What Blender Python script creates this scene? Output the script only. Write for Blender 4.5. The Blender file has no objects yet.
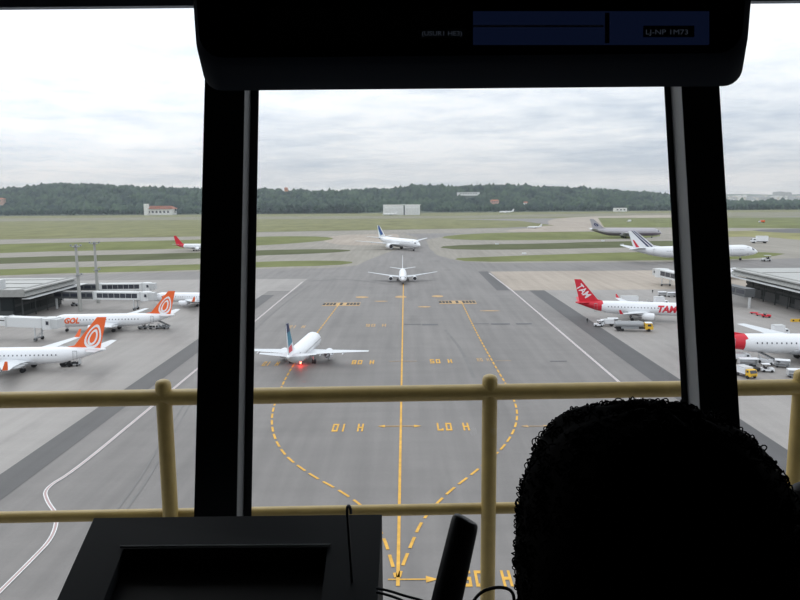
import bpy, bmesh, math, random
import numpy as np
from mathutils import Vector, Matrix, Euler
random.seed(7); rng = np.random.default_rng(7)
S = bpy.context.scene
COL = S.collection
PI = math.pi
# ---------------------------------------------------------------- camera
EYE = 43.0
F = 700.0
cam_d = bpy.data.cameras.new('camera'); cam = bpy.data.objects.new('camera', cam_d); COL.objects.link(cam)
cam_d.sensor_width = 36; cam_d.lens = F/800*36; cam_d.clip_start = 0.02; cam_d.clip_end = 30000
PITCH, YAW, ROLL = math.radians(8.29), math.radians(0.37), math.radians(-0.45)
cam.location = (0, 0, EYE)
Mrot = (Matrix.Rotation(YAW, 3, 'Z') @ Matrix.Rotation(PI/2-PITCH, 3, 'X') @ Matrix.Rotation(ROLL, 3, 'Z'))
cam.rotation_euler = Mrot.to_euler()
S.camera = cam
S.view_settings.view_transform = 'Standard'; S.view_settings.look = 'None'
S.view_settings.gamma = 1; S.view_settings.use_curve_mapping = False
S.view_settings.exposure = 0.0
S.cycles.max_bounces = 6; S.cycles.transparent_max_bounces = 12

def ray(px, py):
    return (Mrot @ Vector(((px-400)/F, -(py-300)/F, -1))).normalized()
def at(px, py, z=0.0):            # the point seen at a pixel on the level plane z
    d = ray(px, py); t = (z-EYE)/d.z
    return Vector((0, 0, EYE)) + d*t
def atY(px, py, Y):
    d = ray(px, py); return Vector((0, 0, EYE)) + d*(Y/d.y)

# ---------------------------------------------------------------- sky
W = bpy.data.worlds.new('overcast_sky'); S.world = W; W.use_nodes = True
nt = W.node_tree; nt.nodes.clear()
def N(t, **k):
    n = nt.nodes.new(t)
    for a, b in k.items(): setattr(n, a, b)
    return n
def L(a, b): nt.links.new(a, b)
tc = N('ShaderNodeTexCoord'); sep = N('ShaderNodeSeparateXYZ'); L(tc.outputs['Generated'], sep.inputs[0])
zz = N('ShaderNodeMath', operation='MAXIMUM'); L(sep.outputs[2], zz.inputs[0]); zz.inputs[1].default_value = 0.0
za = N('ShaderNodeMath', operation='ADD'); L(zz.outputs[0], za.inputs[0]); za.inputs[1].default_value = 0.07
dx = N('ShaderNodeMath', operation='DIVIDE'); L(sep.outputs[0], dx.inputs[0]); L(za.outputs[0], dx.inputs[1])
dy = N('ShaderNodeMath', operation='DIVIDE'); L(sep.outputs[1], dy.inputs[0]); L(za.outputs[0], dy.inputs[1])
cb = N('ShaderNodeCombineXYZ'); L(dx.outputs[0], cb.inputs[0]); L(dy.outputs[0], cb.inputs[1])
def wnoise(scale, off, det=6, rough=0.55):
    mp = N('ShaderNodeMapping'); L(cb.outputs[0], mp.inputs[0]); mp.inputs['Location'].default_value = off
    n = N('ShaderNodeTexNoise'); n.inputs['Scale'].default_value = scale; n.inputs['Detail'].default_value = det
    n.inputs['Roughness'].default_value = rough; L(mp.outputs[0], n.inputs['Vector']); return n
n1 = wnoise(0.42, (3.1, 0.4, 0)); n2 = wnoise(2.6, (7.3, 2.0, 0), 8, 0.62)
mixn = N('ShaderNodeMath', operation='MULTIPLY_ADD'); L(n2.outputs[0], mixn.inputs[0]); mixn.inputs[1].default_value = 0.45
L(n1.outputs[0], mixn.inputs[2])
ramp = N('ShaderNodeValToRGB'); L(mixn.outputs[0], ramp.inputs[0])
e = ramp.color_ramp.elements
e[0].position = 0.54; e[0].color = (0.57, 0.66, 0.79, 1)
e[1].position = 0.84; e[1].color = (1.07, 1.11, 1.16, 1)
m_ = ramp.color_ramp.elements.new(0.68); m_.color = (0.81, 0.88, 0.97, 1)
# bright thin cloud towards the upper left of the view and overhead
hr = N('ShaderNodeValToRGB'); L(zz.outputs[0], hr.inputs[0])
hr.color_ramp.elements[0].position = 0.0; hr.color_ramp.elements[0].color = (0.98,)*3+(1,)
hr.color_ramp.elements[1].position = 0.30; hr.color_ramp.elements[1].color = (1.30,)*3+(1,)
h2 = hr.color_ramp.elements.new(0.08); h2.color = (1.02,)*3+(1,)
mul = N('ShaderNodeMixRGB', blend_type='MULTIPLY'); mul.inputs[0].default_value = 1
L(ramp.outputs[0], mul.inputs[1]); L(hr.outputs[0], mul.inputs[2])
vd = N('ShaderNodeVectorMath', operation='DOT_PRODUCT'); L(tc.outputs['Generated'], vd.inputs[0])
vd.inputs[1].default_value = Vector((-0.52, 0.78, 0.55)).normalized()      # the veiled sun glows through the clouds here
gr = N('ShaderNodeMapRange'); L(vd.outputs['Value'], gr.inputs[0])
gr.inputs[1].default_value = 0.80; gr.inputs[2].default_value = 1.0; gr.inputs[3].default_value = 0.0; gr.inputs[4].default_value = 0.6
ad = N('ShaderNodeMixRGB', blend_type='ADD'); ad.inputs[0].default_value = 1
L(mul.outputs[0], ad.inputs[1]); L(gr.outputs[0], ad.inputs[2])
bg = N('ShaderNodeBackground'); L(ad.outputs[0], bg.inputs[0]); bg.inputs[1].default_value = 1.0
wo = N('ShaderNodeOutputWorld'); L(bg.outputs[0], wo.inputs[0])
sd = bpy.data.lights.new('veiled_sun', 'SUN'); sd.energy = 0.5; sd.angle = math.radians(35); sd.color = (1, 0.97, 0.92)
so = bpy.data.objects.new('veiled_sun', sd); COL.objects.link(so)
so.rotation_euler = Vector((-0.35, 0.45, 0.85)).to_track_quat('Z', 'Y').to_euler()

# ---------------------------------------------------------------- materials
MATS = {}
def mat(name, col, rough=0.6, metal=0.0, noise=0.0, nscale=1.0, emit=None, estr=1.0, stretch=None, spec=0.5):
    if name in MATS: return MATS[name]
    m = bpy.data.materials.new(name); m.use_nodes = True; t = m.node_tree
    b = t.nodes['Principled BSDF']
    b.inputs['Base Color'].default_value = (*col, 1); b.inputs['Roughness'].default_value = rough
    b.inputs['Metallic'].default_value = metal; b.inputs['Specular IOR Level'].default_value = spec
    if emit: b.inputs['Emission Color'].default_value = (*emit, 1); b.inputs['Emission Strength'].default_value = estr
    if noise:
        tc = t.nodes.new('ShaderNodeTexCoord'); mp = t.nodes.new('ShaderNodeMapping'); t.links.new(tc.outputs['Object'], mp.inputs[0])
        if stretch: mp.inputs['Scale'].default_value = stretch
        n = t.nodes.new('ShaderNodeTexNoise'); n.inputs['Scale'].default_value = nscale; n.inputs['Detail'].default_value = 7
        n.inputs['Roughness'].default_value = 0.6
        t.links.new(mp.outputs[0], n.inputs['Vector'])
        r = t.nodes.new('ShaderNodeValToRGB'); t.links.new(n.outputs[0], r.inputs[0])
        r.color_ramp.elements[0].position = 0.3; r.color_ramp.elements[1].position = 0.7
        r.color_ramp.elements[0].color = (*[c*(1-noise) for c in col], 1)
        r.color_ramp.elements[1].color = (*[c*(1+noise) for c in col], 1)
        t.links.new(r.outputs[0], b.inputs['Base Color'])
    MATS[name] = m; return m
def ground_mat(name, base, streak=0.12, patch=0.10, rubber=0.0, spec=0.5):
    """pavement: broad patches, long wheel streaks along the taxi direction, a slab grid of faint joints"""
    m = bpy.data.materials.new(name); m.use_nodes = True; t = m.node_tree; b = t.nodes['Principled BSDF']
    b.inputs['Roughness'].default_value = 0.62 if spec > .3 else .9; b.inputs['Specular IOR Level'].default_value = spec
    tc = t.nodes.new('ShaderNodeTexCoord')
    def nz(sc, stretch, det=5, rot=0):
        mp = t.nodes.new('ShaderNodeMapping'); mp.inputs['Scale'].default_value = stretch; mp.inputs['Rotation'].default_value = (0, 0, rot)
        t.links.new(tc.outputs['Object'], mp.inputs[0])
        n = t.nodes.new('ShaderNodeTexNoise'); n.inputs['Scale'].default_value = sc; n.inputs['Detail'].default_value = det
        t.links.new(mp.outputs[0], n.inputs['Vector'])
        return n.outputs[0]
    def mr(x, a, b_, lo, hi):
        n = t.nodes.new('ShaderNodeMapRange'); t.links.new(x, n.inputs[0])
        for i, v in enumerate((a, b_, lo, hi)): n.inputs[i+1].default_value = v
        return n.outputs[0]
    def mu(x, y):
        n = t.nodes.new('ShaderNodeMath'); n.operation = 'MULTIPLY'; t.links.new(x, n.inputs[0]); t.links.new(y, n.inputs[1]); return n.outputs[0]
    v = mr(nz(0.03, (1, 0.45, 1)), 0.3, 0.7, 1-patch, 1+patch)
    v = mu(v, mr(nz(0.35, (1, 0.05, 1)), 0.35, 0.7, 1+streak*0.4, 1-streak))
    v = mu(v, mr(nz(0.25, (0.12, 1, 1), 4), 0.4, 0.75, 1.0, 1-streak*0.7))
    v = mu(v, mr(nz(1.8, (1, 1, 1), 6), 0.3, 0.7, 0.965, 1.035))
    if rubber:
        v = mu(v, mr(nz(0.11, (1, 0.35, 1), 3, 0.5), 0.56, 0.72, 1.0, 1-rubber))
    rgb = t.nodes.new('ShaderNodeMixRGB'); rgb.blend_type = 'MULTIPLY'; rgb.inputs[0].default_value = 1
    rgb.inputs[1].default_value = (*base, 1); t.links.new(v, rgb.inputs[2])
    t.links.new(rgb.outputs[0], b.inputs['Base Color'])
    return m
WHITE = mat('aircraft_white', (0.80, 0.81, 0.83), 0.35)
WINGG = mat('wing_grey', (0.62, 0.64, 0.66), 0.4)
BELLY = mat('belly_grey', (0.50, 0.51, 0.53), 0.45)
METAL = mat('bare_metal', (0.50, 0.50, 0.52), 0.35, 0.7)
DARK = mat('dark_rubber', (0.02, 0.02, 0.022), 0.7)
INTK = mat('intake_dark', (0.03, 0.03, 0.035), 0.5)
WGLS = mat('window_dark', (0.05, 0.055, 0.07), 0.2)
ORANGE = mat('orange_paint', (0.85, 0.14, 0.03), 0.4)
RED = mat('red_paint', (0.62, 0.02, 0.04), 0.4)
BLUE = mat('blue_paint', (0.03, 0.08, 0.30), 0.4)
TEAL = mat('teal_paint', (0.05, 0.22, 0.32), 0.4)
NAVY = mat('navy_paint', (0.015, 0.025, 0.09), 0.4)
SILV = mat('polished_silver', (0.42, 0.40, 0.43), 0.3, 0.35)
PURP = mat('dull_mauve_metal', (0.22, 0.19, 0.24), 0.35, 0.3)
GREY = mat('mid_grey_paint', (0.25, 0.26, 0.27), 0.5)
LGREY = mat('light_grey_paint', (0.55, 0.56, 0.56), 0.5)
YEL = mat('yellow_paint', (0.75, 0.45, 0.04), 0.5)
BEAC = mat('red_beacon', (0.9, 0.05, 0.03), 0.4, emit=(1, 0.05, 0.03), estr=40)

# ---------------------------------------------------------------- mesh builder
class MB:
    def __init__(s): s.v = []; s.f = []
    def add(s, vs, fs):
        o = len(s.v); s.v += [tuple(v) for v in vs]; s.f += [tuple(i+o for i in f) for f in fs]; return s
    def box(s, c, d, rz=0, M=None):
        c = Vector(c); vs = []
        R = Matrix.Rotation(rz, 3, 'Z')
        for x in (-.5, .5):
            for y in (-.5, .5):
                for z in (-.5, .5):
                    p = c + R @ Vector((x*d[0], y*d[1], z*d[2])); vs.append(M @ p if M else p)
        return s.add(vs, [(0, 1, 3, 2), (4, 6, 7, 5), (0, 4, 5, 1), (2, 3, 7, 6), (0, 2, 6, 4), (1, 5, 7, 3)])
    def tube(s, pts, r, n=10, cap=True):
        pts = [Vector(p) for p in pts]; k = len(pts); rs = r if isinstance(r, (list, tuple)) else [r]*k
        vs = []; up = None
        for i, p in enumerate(pts):
            t = (pts[min(i+1, k-1)] - pts[max(i-1, 0)]).normalized()
            if up is None: up = Vector((0, 0, 1)) if abs(t.z) < .9 else Vector((1, 0, 0))
            a = t.cross(up).normalized(); b = a.cross(t).normalized(); up = b
            for j in range(n):
                an = 2*PI*j/n; vs.append(p + (a*math.cos(an) + b*math.sin(an))*rs[i])
        fs = [(i*n+j, i*n+(j+1) % n, (i+1)*n+(j+1) % n, (i+1)*n+j) for i in range(k-1) for j in range(n)]
        if cap: fs += [tuple(range(n))[::-1], tuple((k-1)*n+j for j in range(n))]
        return s.add(vs, fs)
    def rings(s, rings, cap=True):
        n = len(rings[0]); k = len(rings); vs = [p for r in rings for p in r]
        fs = [(i*n+j, i*n+(j+1) % n, (i+1)*n+(j+1) % n, (i+1)*n+j) for i in range(k-1) for j in range(n)]
        if cap: fs += [tuple(range(n))[::-1], tuple((k-1)*n+j for j in range(n))]
        return s.add(vs, fs)
    def prism(s, poly, off):          # polygon of 3-D points swept by a vector
        n = len(poly); poly = [Vector(p) for p in poly]; off = Vector(off)
        vs = poly + [p+off for p in poly]
        return s.add(vs, [tuple(range(n))[::-1], tuple(range(n, 2*n))] + [(i, (i+1) % n, n+(i+1) % n, n+i) for i in range(n)])
    def build(s, name, m, parent=None, smooth=False, fix=True):
        me = bpy.data.meshes.new(name); me.from_pydata(s.v, [], s.f); me.validate()
        if fix:
            bm = bmesh.new(); bm.from_mesh(me); bmesh.ops.recalc_face_normals(bm, faces=bm.faces); bm.to_mesh(me); bm.free()
        if smooth:
            me.polygons.foreach_set('use_smooth', [True]*len(me.polygons))
            try: me.set_sharp_from_angle(angle=math.radians(40))
            except Exception: pass
        me.materials.append(m)
        o = bpy.data.objects.new(name, me); COL.objects.link(o)
        if parent: o.parent = parent
        return o
def tag(o, label, cat, group=None, kind=None):
    if label: o['label'] = label
    if cat: o['category'] = cat
    if group: o['group'] = group
    if kind: o['kind'] = kind
    return o
def thing(name, label, cat, loc=(0, 0, 0), rz=0, group=None):
    o = bpy.data.objects.new(name, None); COL.objects.link(o); o.location = loc; o.rotation_euler = (0, 0, rz)
    return tag(o, label, cat, group)
def struct(name, mb, m, parent=None, smooth=False):
    o = mb.build(name, m, parent, smooth)
    if not parent: o['kind'] = 'structure'
    return o
def copy_tree(o, parent=None):
    c = o.copy(); COL.objects.link(c)
    if parent: c.parent = parent
    for ch in list(o.children): copy_tree(ch, c)
    return c
_tx = {}
def text_geo(t, shear=0.0, bold=0.0):
    if (t, shear, bold) in _tx: return _tx[(t, shear, bold)]
    cu = bpy.data.curves.new('lettering', 'FONT'); cu.body = t; cu.align_x = 'CENTER'; cu.align_y = 'CENTER'; cu.shear = shear; cu.offset = bold
    cu.resolution_u = 3
    ob = bpy.data.objects.new('lettering', cu); COL.objects.link(ob)
    bpy.context.view_layer.update()
    me = bpy.data.meshes.new_from_object(ob.evaluated_get(bpy.context.evaluated_depsgraph_get()))
    vs = [v.co.copy() for v in me.vertices]; fs = [tuple(p.vertices) for p in me.polygons]
    bm = bmesh.new(); bm.from_mesh(me); bmesh.ops.triangulate(bm, faces=bm.faces); hh = [v.co.y for v in bm.verts]; lo, hi = min(hh), max(hh)
    for q in range(1, 8): bmesh.ops.bisect_plane(bm, geom=bm.verts[:]+bm.edges[:]+bm.faces[:], plane_co=(0, lo+(hi-lo)*q/8, 0), plane_no=(0, 1, 0))
    bmesh.ops.triangulate(bm, faces=bm.faces); bm.verts.index_update()
    vs = [v.co.copy() for v in bm.verts]; fs = [tuple(v.index for v in f.verts) for f in bm.faces]; bm.free()
    bpy.data.objects.remove(ob); bpy.data.curves.remove(cu); bpy.data.meshes.remove(me)
    xs = [v.x for v in vs]; ys = [v.y for v in vs]; cx = (min(xs)+max(xs))/2; cy = (min(ys)+max(ys))/2
    w = max(xs)-min(xs); h = max(ys)-min(ys)
    vs = [Vector(((v.x-cx)/w, (v.y-cy)/h, 0)) for v in vs]   # unit box
    _tx[(t, shear, bold)] = (vs, fs); return vs, fs

# ---------------------------------------------------------------- the ground
ASPH = ground_mat('asphalt', (0.182, 0.169, 0.160), 0.15, 0.10, 0.14)
ASPHD = ground_mat('dark_asphalt_strip', (0.076, 0.073, 0.073), 0.15, 0.08)
CONC = ground_mat('stand_concrete', (0.285, 0.265, 0.248), 0.10, 0.10, 0.16)
CONCL = ground_mat('pale_concrete', (0.385, 0.335, 0.285), 0.12, 0.10, 0, .25)
RWY = ground_mat('runway_surface', (0.305, 0.285, 0.25), 0.12, 0.08, 0, .2)
def grass(name, c): return mat(name, c, 0.9, noise=0.22, nscale=0.03, stretch=(1, 0.5, 1), spec=0.1)
GR1 = grass('dry_grass', (0.20, 0.20, 0.10)); GR2 = grass('green_grass', (0.165, 0.180, 0.075)); GR3 = grass('dark_grass', (0.105, 0.115, 0.06)); GR4 = grass('yellow_grass', (0.26, 0.25, 0.12))
b = MB(); b.add([(-9000, -600, 0), (9000, -600, 0), (9000, 14000, 0), (-9000, 14000, 0)], [(0, 1, 2, 3)])
struct('ground', b, GR1)
def smooth_poly(pts, it=2):
    for _ in range(it):
        q = []
        for i in range(len(pts)):
            a, c = pts[i], pts[(i+1) % len(pts)]
            q += [(a[0]*.75+c[0]*.25, a[1]*.75+c[1]*.25), (a[0]*.25+c[0]*.75, a[1]*.25+c[1]*.75)]
        pts = q
    return pts
def slab(name, pxs, z, m, sm=0):
    if sm: pxs = smooth_poly(pxs, sm)
    pts = [at(x, y, 0) for x, y in pxs]
    b = MB(); n = len(pts)
    b.add([(p.x, p.y, z) for p in pts] + [(p.x, p.y, -0.3) for p in pts],
          [tuple(range(n))] + [(i, n+i, n+(i+1) % n, (i+1) % n) for i in range(n)])
    return struct(name, b, m)
def strip(name, top, bot, z, m):   # band between two polylines of pixels
    return slab(name, top + bot[::-1], z, m)
# airfield pavement up to the far runway
b = MB(); far = at(400, 219.5).y
b.add([(-1400, -400, 0.03), (1400, -400, 0.03), (1500, far, 0.03), (-1500, far, 0.03)], [(0, 1, 2, 3)])
struct('apron', b, ASPH)
strip('perimeter_road', [(-300, 221), (0, 218.5), (258, 216.6), (450, 216), (600, 213.4), (1100, 210)], [(-300, 224.5), (0, 221.5), (258, 219.2), (450, 218.3), (600, 216.6), (1100, 216)], 0.10, ground_mat('worn_pale_road', (0.235, 0.225, 0.165), .1, .08, 0, .15))
strip('runway', [(-300, 248), (0, 240), (200, 237), (258, 232.6), (420, 229.5), (600, 227), (740, 228), (1100, 228)], [(-300, 252), (0, 244), (200, 241), (258, 236.4), (420, 233.5), (600, 232), (740, 233), (1100, 236)], 0.08, RWY)
slab('runway', [(545, 219), (600, 216), (690, 214.6), (690, 217.4), (612, 221), (600, 230.5), (560, 232), (490, 232), (552, 226.5)], 0.14, CONCL, 2)
slab('taxiway', [(-400, 252), (0, 242), (258, 234.6), (400, 232.4), (424, 240), (372, 258), (352, 268), (258, 268.6), (200, 271.6), (0, 276.5), (-400, 294)], 0.05, RWY, 1)
slab('taxiway', [(424, 235), (560, 231), (740, 230), (900, 238), (1000, 252), (800, 258), (700, 262), (560, 262.6), (468, 263.4), (432, 254)], 0.045, RWY, 1)
slab('taxiway', [(318, 238), (352, 234), (400, 232), (398, 243), (360, 246), (330, 244)], 0.06, CONCL, 3)
slab('taxiway', [(430, 249), (560, 250), (640, 247.5), (700, 247), (700, 252), (640, 252.6), (560, 254), (470, 257), (440, 258)], 0.06, RWY, 2)
slab('grass_island', [(-400, 228), (0, 222), (258, 219.6), (430, 218.6), (520, 221), (555, 225.5), (500, 228), (400, 229.6), (258, 232.2), (200, 236.5), (0, 239.5), (-400, 248)], 0.16, GR1)
slab('grass_island', [(598, 218), (740, 217.5), (1100, 217), (1100, 228), (800, 228.5), (740, 228), (604, 227.2)], 0.16, GR2)
slab('grass_island', [(-400, 255), (0, 244), (200, 240), (258, 236.6), (310, 236.2), (334, 237.6), (331, 240), (300, 243), (258, 245.6), (200, 248.5), (0, 252.5), (-400, 268)], 0.10, GR2, 1)
slab('grass_island', [(-400, 272), (0, 257.5), (200, 252.8), (258, 250.2), (330, 249), (356, 250.5), (335, 252.6), (300, 254.2), (258, 255.6), (200, 259), (0, 263.5), (-400, 278)], 0.08, GR3, 1)
slab('grass_island', [(-400, 284), (0, 269), (200, 264.6), (258, 261.6), (335, 260.4), (358, 262.4), (335, 265.6), (258, 267.4), (200, 270.2), (0, 275), (-400, 292)], 0.08, GR2, 1)
slab('grass_island', [(436, 237.4), (470, 233.6), (540, 232), (600, 231.6), (660, 232.4), (660, 237.5), (600, 239.4), (520, 240.4), (460, 240)], 0.10, GR2, 1)
slab('grass_island', [(434, 247), (470, 244.6), (540, 243.8), (600, 241.6), (700, 240.6), (704, 246), (600, 248), (540, 249.4), (460, 250)], 0.10, GR3, 1)
slab('grass_island', [(450, 258.6), (480, 257.2), (540, 255), (620, 252.4), (700, 251.4), (790, 252.8), (770, 257), (740, 259.6), (640, 260.6), (560, 261.2), (470, 262)], 0.08, GR2, 1)
slab('grass_island', [(690, 233), (740, 230.5), (900, 230), (1200, 232), (1200, 262), (900, 246), (800, 240), (760, 236.5), (700, 237.5)], 0.10, GR4, 1)
slab('taxiway', [(748, 230), (800, 228.6), (1000, 227), (1000, 234), (800, 233.4), (765, 232)], 0.14, ASPHD, 1)
# stand concrete and the dark service roads (real metres: both run parallel to the taxi line)
def yat(py, X): # distance at which pixel row py is met on the ground at lateral X
    lo, hi = 20, 4000
    for _ in range(40):
        mid = (lo+hi)/2; v = Mrot.transposed() @ Vector((X, mid, -EYE)); yy = 300 - v.y/-v.z*F
        if yy > py: lo = mid
        else: hi = mid
    return lo
def rect(name, x0, x1, y0, y1, z, m):
    b = MB(); b.add([(x0, y0, z), (x1, y0, z), (x1, y1, z), (x0, y1, z)], [(0, 1, 2, 3)]); return struct(name, b, m)
yr0, yr1 = yat(290.5, 55), yat(271.5, 60)
yl0, yl1 = yat(291, -58), yat(279, -60)
rect('apron_concrete', 50, 900, yr0, yr1, 0.05, CONCL)
rect('apron_concrete', 64.5, 900, 20, yr0, 0.05, CONC)
rect('apron_concrete', -700, -52.5, yl0, yl1, 0.05, CONC)
rect('apron_concrete', -700, -64.2, 20, yl0, 0.05, CONC)
rect('service_road', 58, 65, 20, yr0, 0.06, ASPHD)
rect('service_road', -64.4, -58.8, 20, yl0-14, 0.06, ASPHD)
p0, p1, p2, p3 = at(478, 271.5), at(488, 271.5), at(510, 290.5), at(497, 290.5)
b = MB(); b.add([(p.x, p.y, 0.055) for p in (p0, p1, p2, p3)], [(0, 1, 2, 3)]); struct('service_road', b, ASPHD)

# ---------------------------------------------------------------- painted lines
YLINE = mat('yellow_marking', (0.66, 0.36, 0.05), 0.7, noise=0.2, nscale=0.6)
YFAINT = mat('worn_orange_marking', (0.48, 0.31, 0.14), 0.7, noise=0.25, nscale=0.8)
WLINE = mat('white_marking', (0.72, 0.72, 0.72), 0.7, noise=0.12, nscale=0.5)
PLINE = mat('reddish_marking', (0.42, 0.30, 0.29), 0.7)
BLK = mat('black_marking', (0.05, 0.05, 0.05), 0.8)
def chaikin(p, it=3):
    for _ in range(it):
        q = [p[0]]
        for a, c in zip(p[:-1], p[1:]): q += [a*.75+c*.25, a*.25+c*.75]
        p = q + [p[-1]]
    return p
def line_mb(pts, w, z, dash=None, mb=None, off=0.0):
    b = mb or MB(); d = 0.0
    for a, c in zip(pts[:-1], pts[1:]):
        t = (c-a); l = t.length
        if l < 1e-4: continue
        t /= l; nrm = Vector((-t.y, t.x, 0)); s = 0.0
        while s < l-1e-6:
            if dash:
                ph = (d+s) % (dash[0]+dash[1]); on = ph < dash[0]; seg = min((dash[0]-ph) if on else (dash[0]+dash[1]-ph), l-s); seg = max(seg, 1e-3)
            else: on, seg = True, l-s
            if on:
                q0, q1 = a+t*s, a+t*(s+seg)
                b.add([(q.x+nrm.x*k, q.y+nrm.y*k, z) for q, k in ((q0, off-w/2), (q1, off-w/2), (q1, off+w/2), (q0, off+w/2))], [(0, 1, 2, 3)])
            s += seg
        d += l
    return b
g0 = at(398, 577); g1 = at(403.4, 283)
struct('taxi_centre_line', line_mb([Vector((g0.x, g0.y-2, 0)), g1], 0.42, 0.09), YLINE)
lc = chaikin([at(*p) for p in ((340, 303), (318, 332), (292, 366), (276, 398), (270, 424), (280, 452), (308, 474), (342, 492), (370, 512), (384, 538), (391, 560), (396, 578))])
rc = chaikin([at(*p) for p in ((462, 303), (478, 336), (496, 368), (513, 396), (519, 418), (508, 444), (478, 470), (446, 494), (422, 520), (410, 548), (403, 565), (399, 578))])
struct('taxi_curve_line', line_mb(lc, 0.42, 0.09, (2.9, 1.3)), YLINE)
struct('taxi_curve_line', line_mb(rc, 0.42, 0.09, (2.9, 1.3)), YLINE)
# white apron boundaries
wl = chaikin([Vector((-53.2, yat(282, -53.2), 0)), Vector((-53.2, yat(420, -53.2), 0)), Vector((-53.2, yat(472, -53.2), 0)), at(44, 489), at(47, 502), at(58, 516), at(53, 538), at(32, 560), at(0, 592), at(-40, 632)], 3)
b = line_mb(wl[:-1], 0.14, 0.10, off=0.22); line_mb(wl[:-1], 0.14, 0.10, mb=b, off=-0.22); struct('apron_boundary_line', b, WLINE)
struct('apron_boundary_line', line_mb(wl, 0.30, 0.095), PLINE)
wr = [Vector((50, 40, 0)), Vector((50, yr0, 0)), at(489, 273)]
b = line_mb(wr, 0.17, 0.10, off=0.22); line_mb(wr, 0.17, 0.10, mb=b, off=-0.22); struct('apron_boundary_line', b, WLINE)
struct('apron_boundary_line', line_mb(wr, 0.30, 0.095), PLINE)
SEG = {'H': 'bcefg', '0': 'abcdef', '1': 'bc', '2': 'abdeg', '3': 'abcdg', '5': 'acdfg', '6': 'acdefg', '7': 'abcf', '8': 'abcdefg', '9': 'abcdfg'}
def ground_text(t, px, py, wpx, hpx, m=YLINE):
    """block figures painted to be read from the far side, so they stand upside down from the tower"""
    c = at(px, py); w = (at(px+wpx/2, py)-at(px-wpx/2, py)).length; h = (at(px, py+hpx/2)-at(px, py-hpx/2)).length
    n = len(t); pitch = 1.0/(n-.28); gw = pitch*.72; th = .29*gw; tv = .19; b = MB()
    for k, ch in enumerate(t):
        if ch == ' ': continue
        x0 = -.5+k*pitch; x1 = x0+gw
        RS = {'a': (x0, x1, .5-tv, .5), 'g': (x0, x1, -tv/2, tv/2), 'd': (x0, x1, -.5, -.5+tv), 'f': (x0, x0+th, 0, .5), 'e': (x0, x0+th, -.5, 0), 'b': (x1-th, x1, 0, .5), 'c': (x1-th, x1, -.5, 0)}
        if ch == '7': RS['f'] = (x0, x0+th, .22, .5)
        if ch == '1': RS['b'] = (x0+gw*.4, x0+gw*.4+th, 0, .5); RS['c'] = (x0+gw*.4, x0+gw*.4+th, -.5, 0)
        for q, sg in enumerate(SEG[ch]):
            a, e_, f_, g_ = RS[sg]; z = .085+.002*q
            b.add([(c.x-u*w, c.y-v*h, z) for u, v in ((a, f_), (e_, f_), (e_, g_), (a, g_))], [(0, 1, 2, 3)])
    struct('stand_number', b, m)
for a in (('H 10', 348, 428, 31, 7.6), ('H 07', 453, 427, 32, 7.6), ('H 09', 486.5, 579, 50, 16), ('H 08', 363, 362.5, 22, 4), ('H 05', 441, 361.5, 22, 4),
          ('H 10', 271, 364, 16, 4)): ground_text(*a)
ground_text('H 06', 376, 325.5, 20, 2.6, YFAINT); ground_text('H 12', 297, 327, 16, 2.6, YFAINT); ground_text('H 03', 483, 360, 12, 3, YFAINT)
def arrow(px, py, l, r, heads, m=YLINE, w=0.25):
    c = at(px, py); a = at(px-l, py); e_ = at(px+r, py); b = line_mb([Vector((a.x, c.y, 0)), Vector((e_.x, c.y, 0))], w, 0.095)
    hw = 0.7; hl = 1.4
    for s, q in (('l', a), ('r', e_)):
        if s in heads:
            k = -1 if s == 'l' else 1
            b.add([(q.x+k*hl, c.y, 0.1), (q.x, c.y+hw, 0.1), (q.x, c.y-hw, 0.1)], [(0, 1, 2)])
    struct('stop_bar_arrow', b, m)
arrow(400, 426.5, 15, 14, 'lr'); arrow(405, 580, 17, 21, 'r'); arrow(536, 426.5, 8, 8, 'lr', YFAINT); arrow(403, 361.5, 14, 14, '', YFAINT); arrow(503, 361, 8, 8, '', YFAINT)
def hold_sign(px0, px1, py):
    b = MB(); y = MB(); x = px0; i = 0
    a = at(px0, py); c = at(px1, py); W_ = c.x-a.x; n = 11
    dep = (at(px0, py-1.6)-at(px0, py+1.6)).length
    y.add([(a.x, a.y-dep/2, 0.085), (c.x, a.y-dep/2, 0.085), (c.x, a.y+dep/2, 0.085), (a.x, a.y+dep/2, 0.085)], [(0, 1, 2, 3)])
    for i in range(n):
        if i in (4, 6): continue
        x0 = a.x+W_*i/n; x1 = x0+W_/n*0.82
        b.add([(x0, a.y-dep*.3, 0.1), (x1, a.y-dep*.3, 0.1), (x1, a.y+dep*.4, 0.1), (x0, a.y+dep*.4, 0.1)], [(0, 1, 2, 3)])
    o = struct('hold_marking', y, YFAINT); b.build('black_block', BLK, o)
hold_sign(323, 360, 304.5); hold_sign(439, 476, 302.5)
def smudge(px, py, w, h, m=YFAINT):
    pts = [(px+w/2*math.cos(t)*random.uniform(.8, 1.1), py+h/2*math.sin(t)) for t in np.linspace(0, 2*PI, 12, False)]
    b = MB(); b.add([(p.x, p.y, 0.085) for p in (at(*q) for q in pts)], [tuple(range(12))]); struct('paint_patch', b, m)
for q in ((362, 297.3, 15, 1.7), (401, 297, 12, 2.2), (438, 296.4, 13, 2), (381, 301.4, 14, .8), (424, 307, 14, 1.2), (490, 311, 20, .8)): smudge(*q)
def hbar(x0, x1, py, th, m=BLK):
    a = at(x0, py); c = at(x1, py); d_ = (at(x0, py-th/2)-at(x0, py+th/2)).length
    b = MB(); b.add([(a.x, a.y-d_/2, 0.08), (c.x, a.y-d_/2, 0.08), (c.x, a.y+d_/2, 0.08), (a.x, a.y+d_/2, 0.08)], [(0, 1, 2, 3)]); struct('drain_grate', b, m)
DRN = mat('drain_iron', (0.10, 0.10, 0.105), 0.7)
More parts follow.
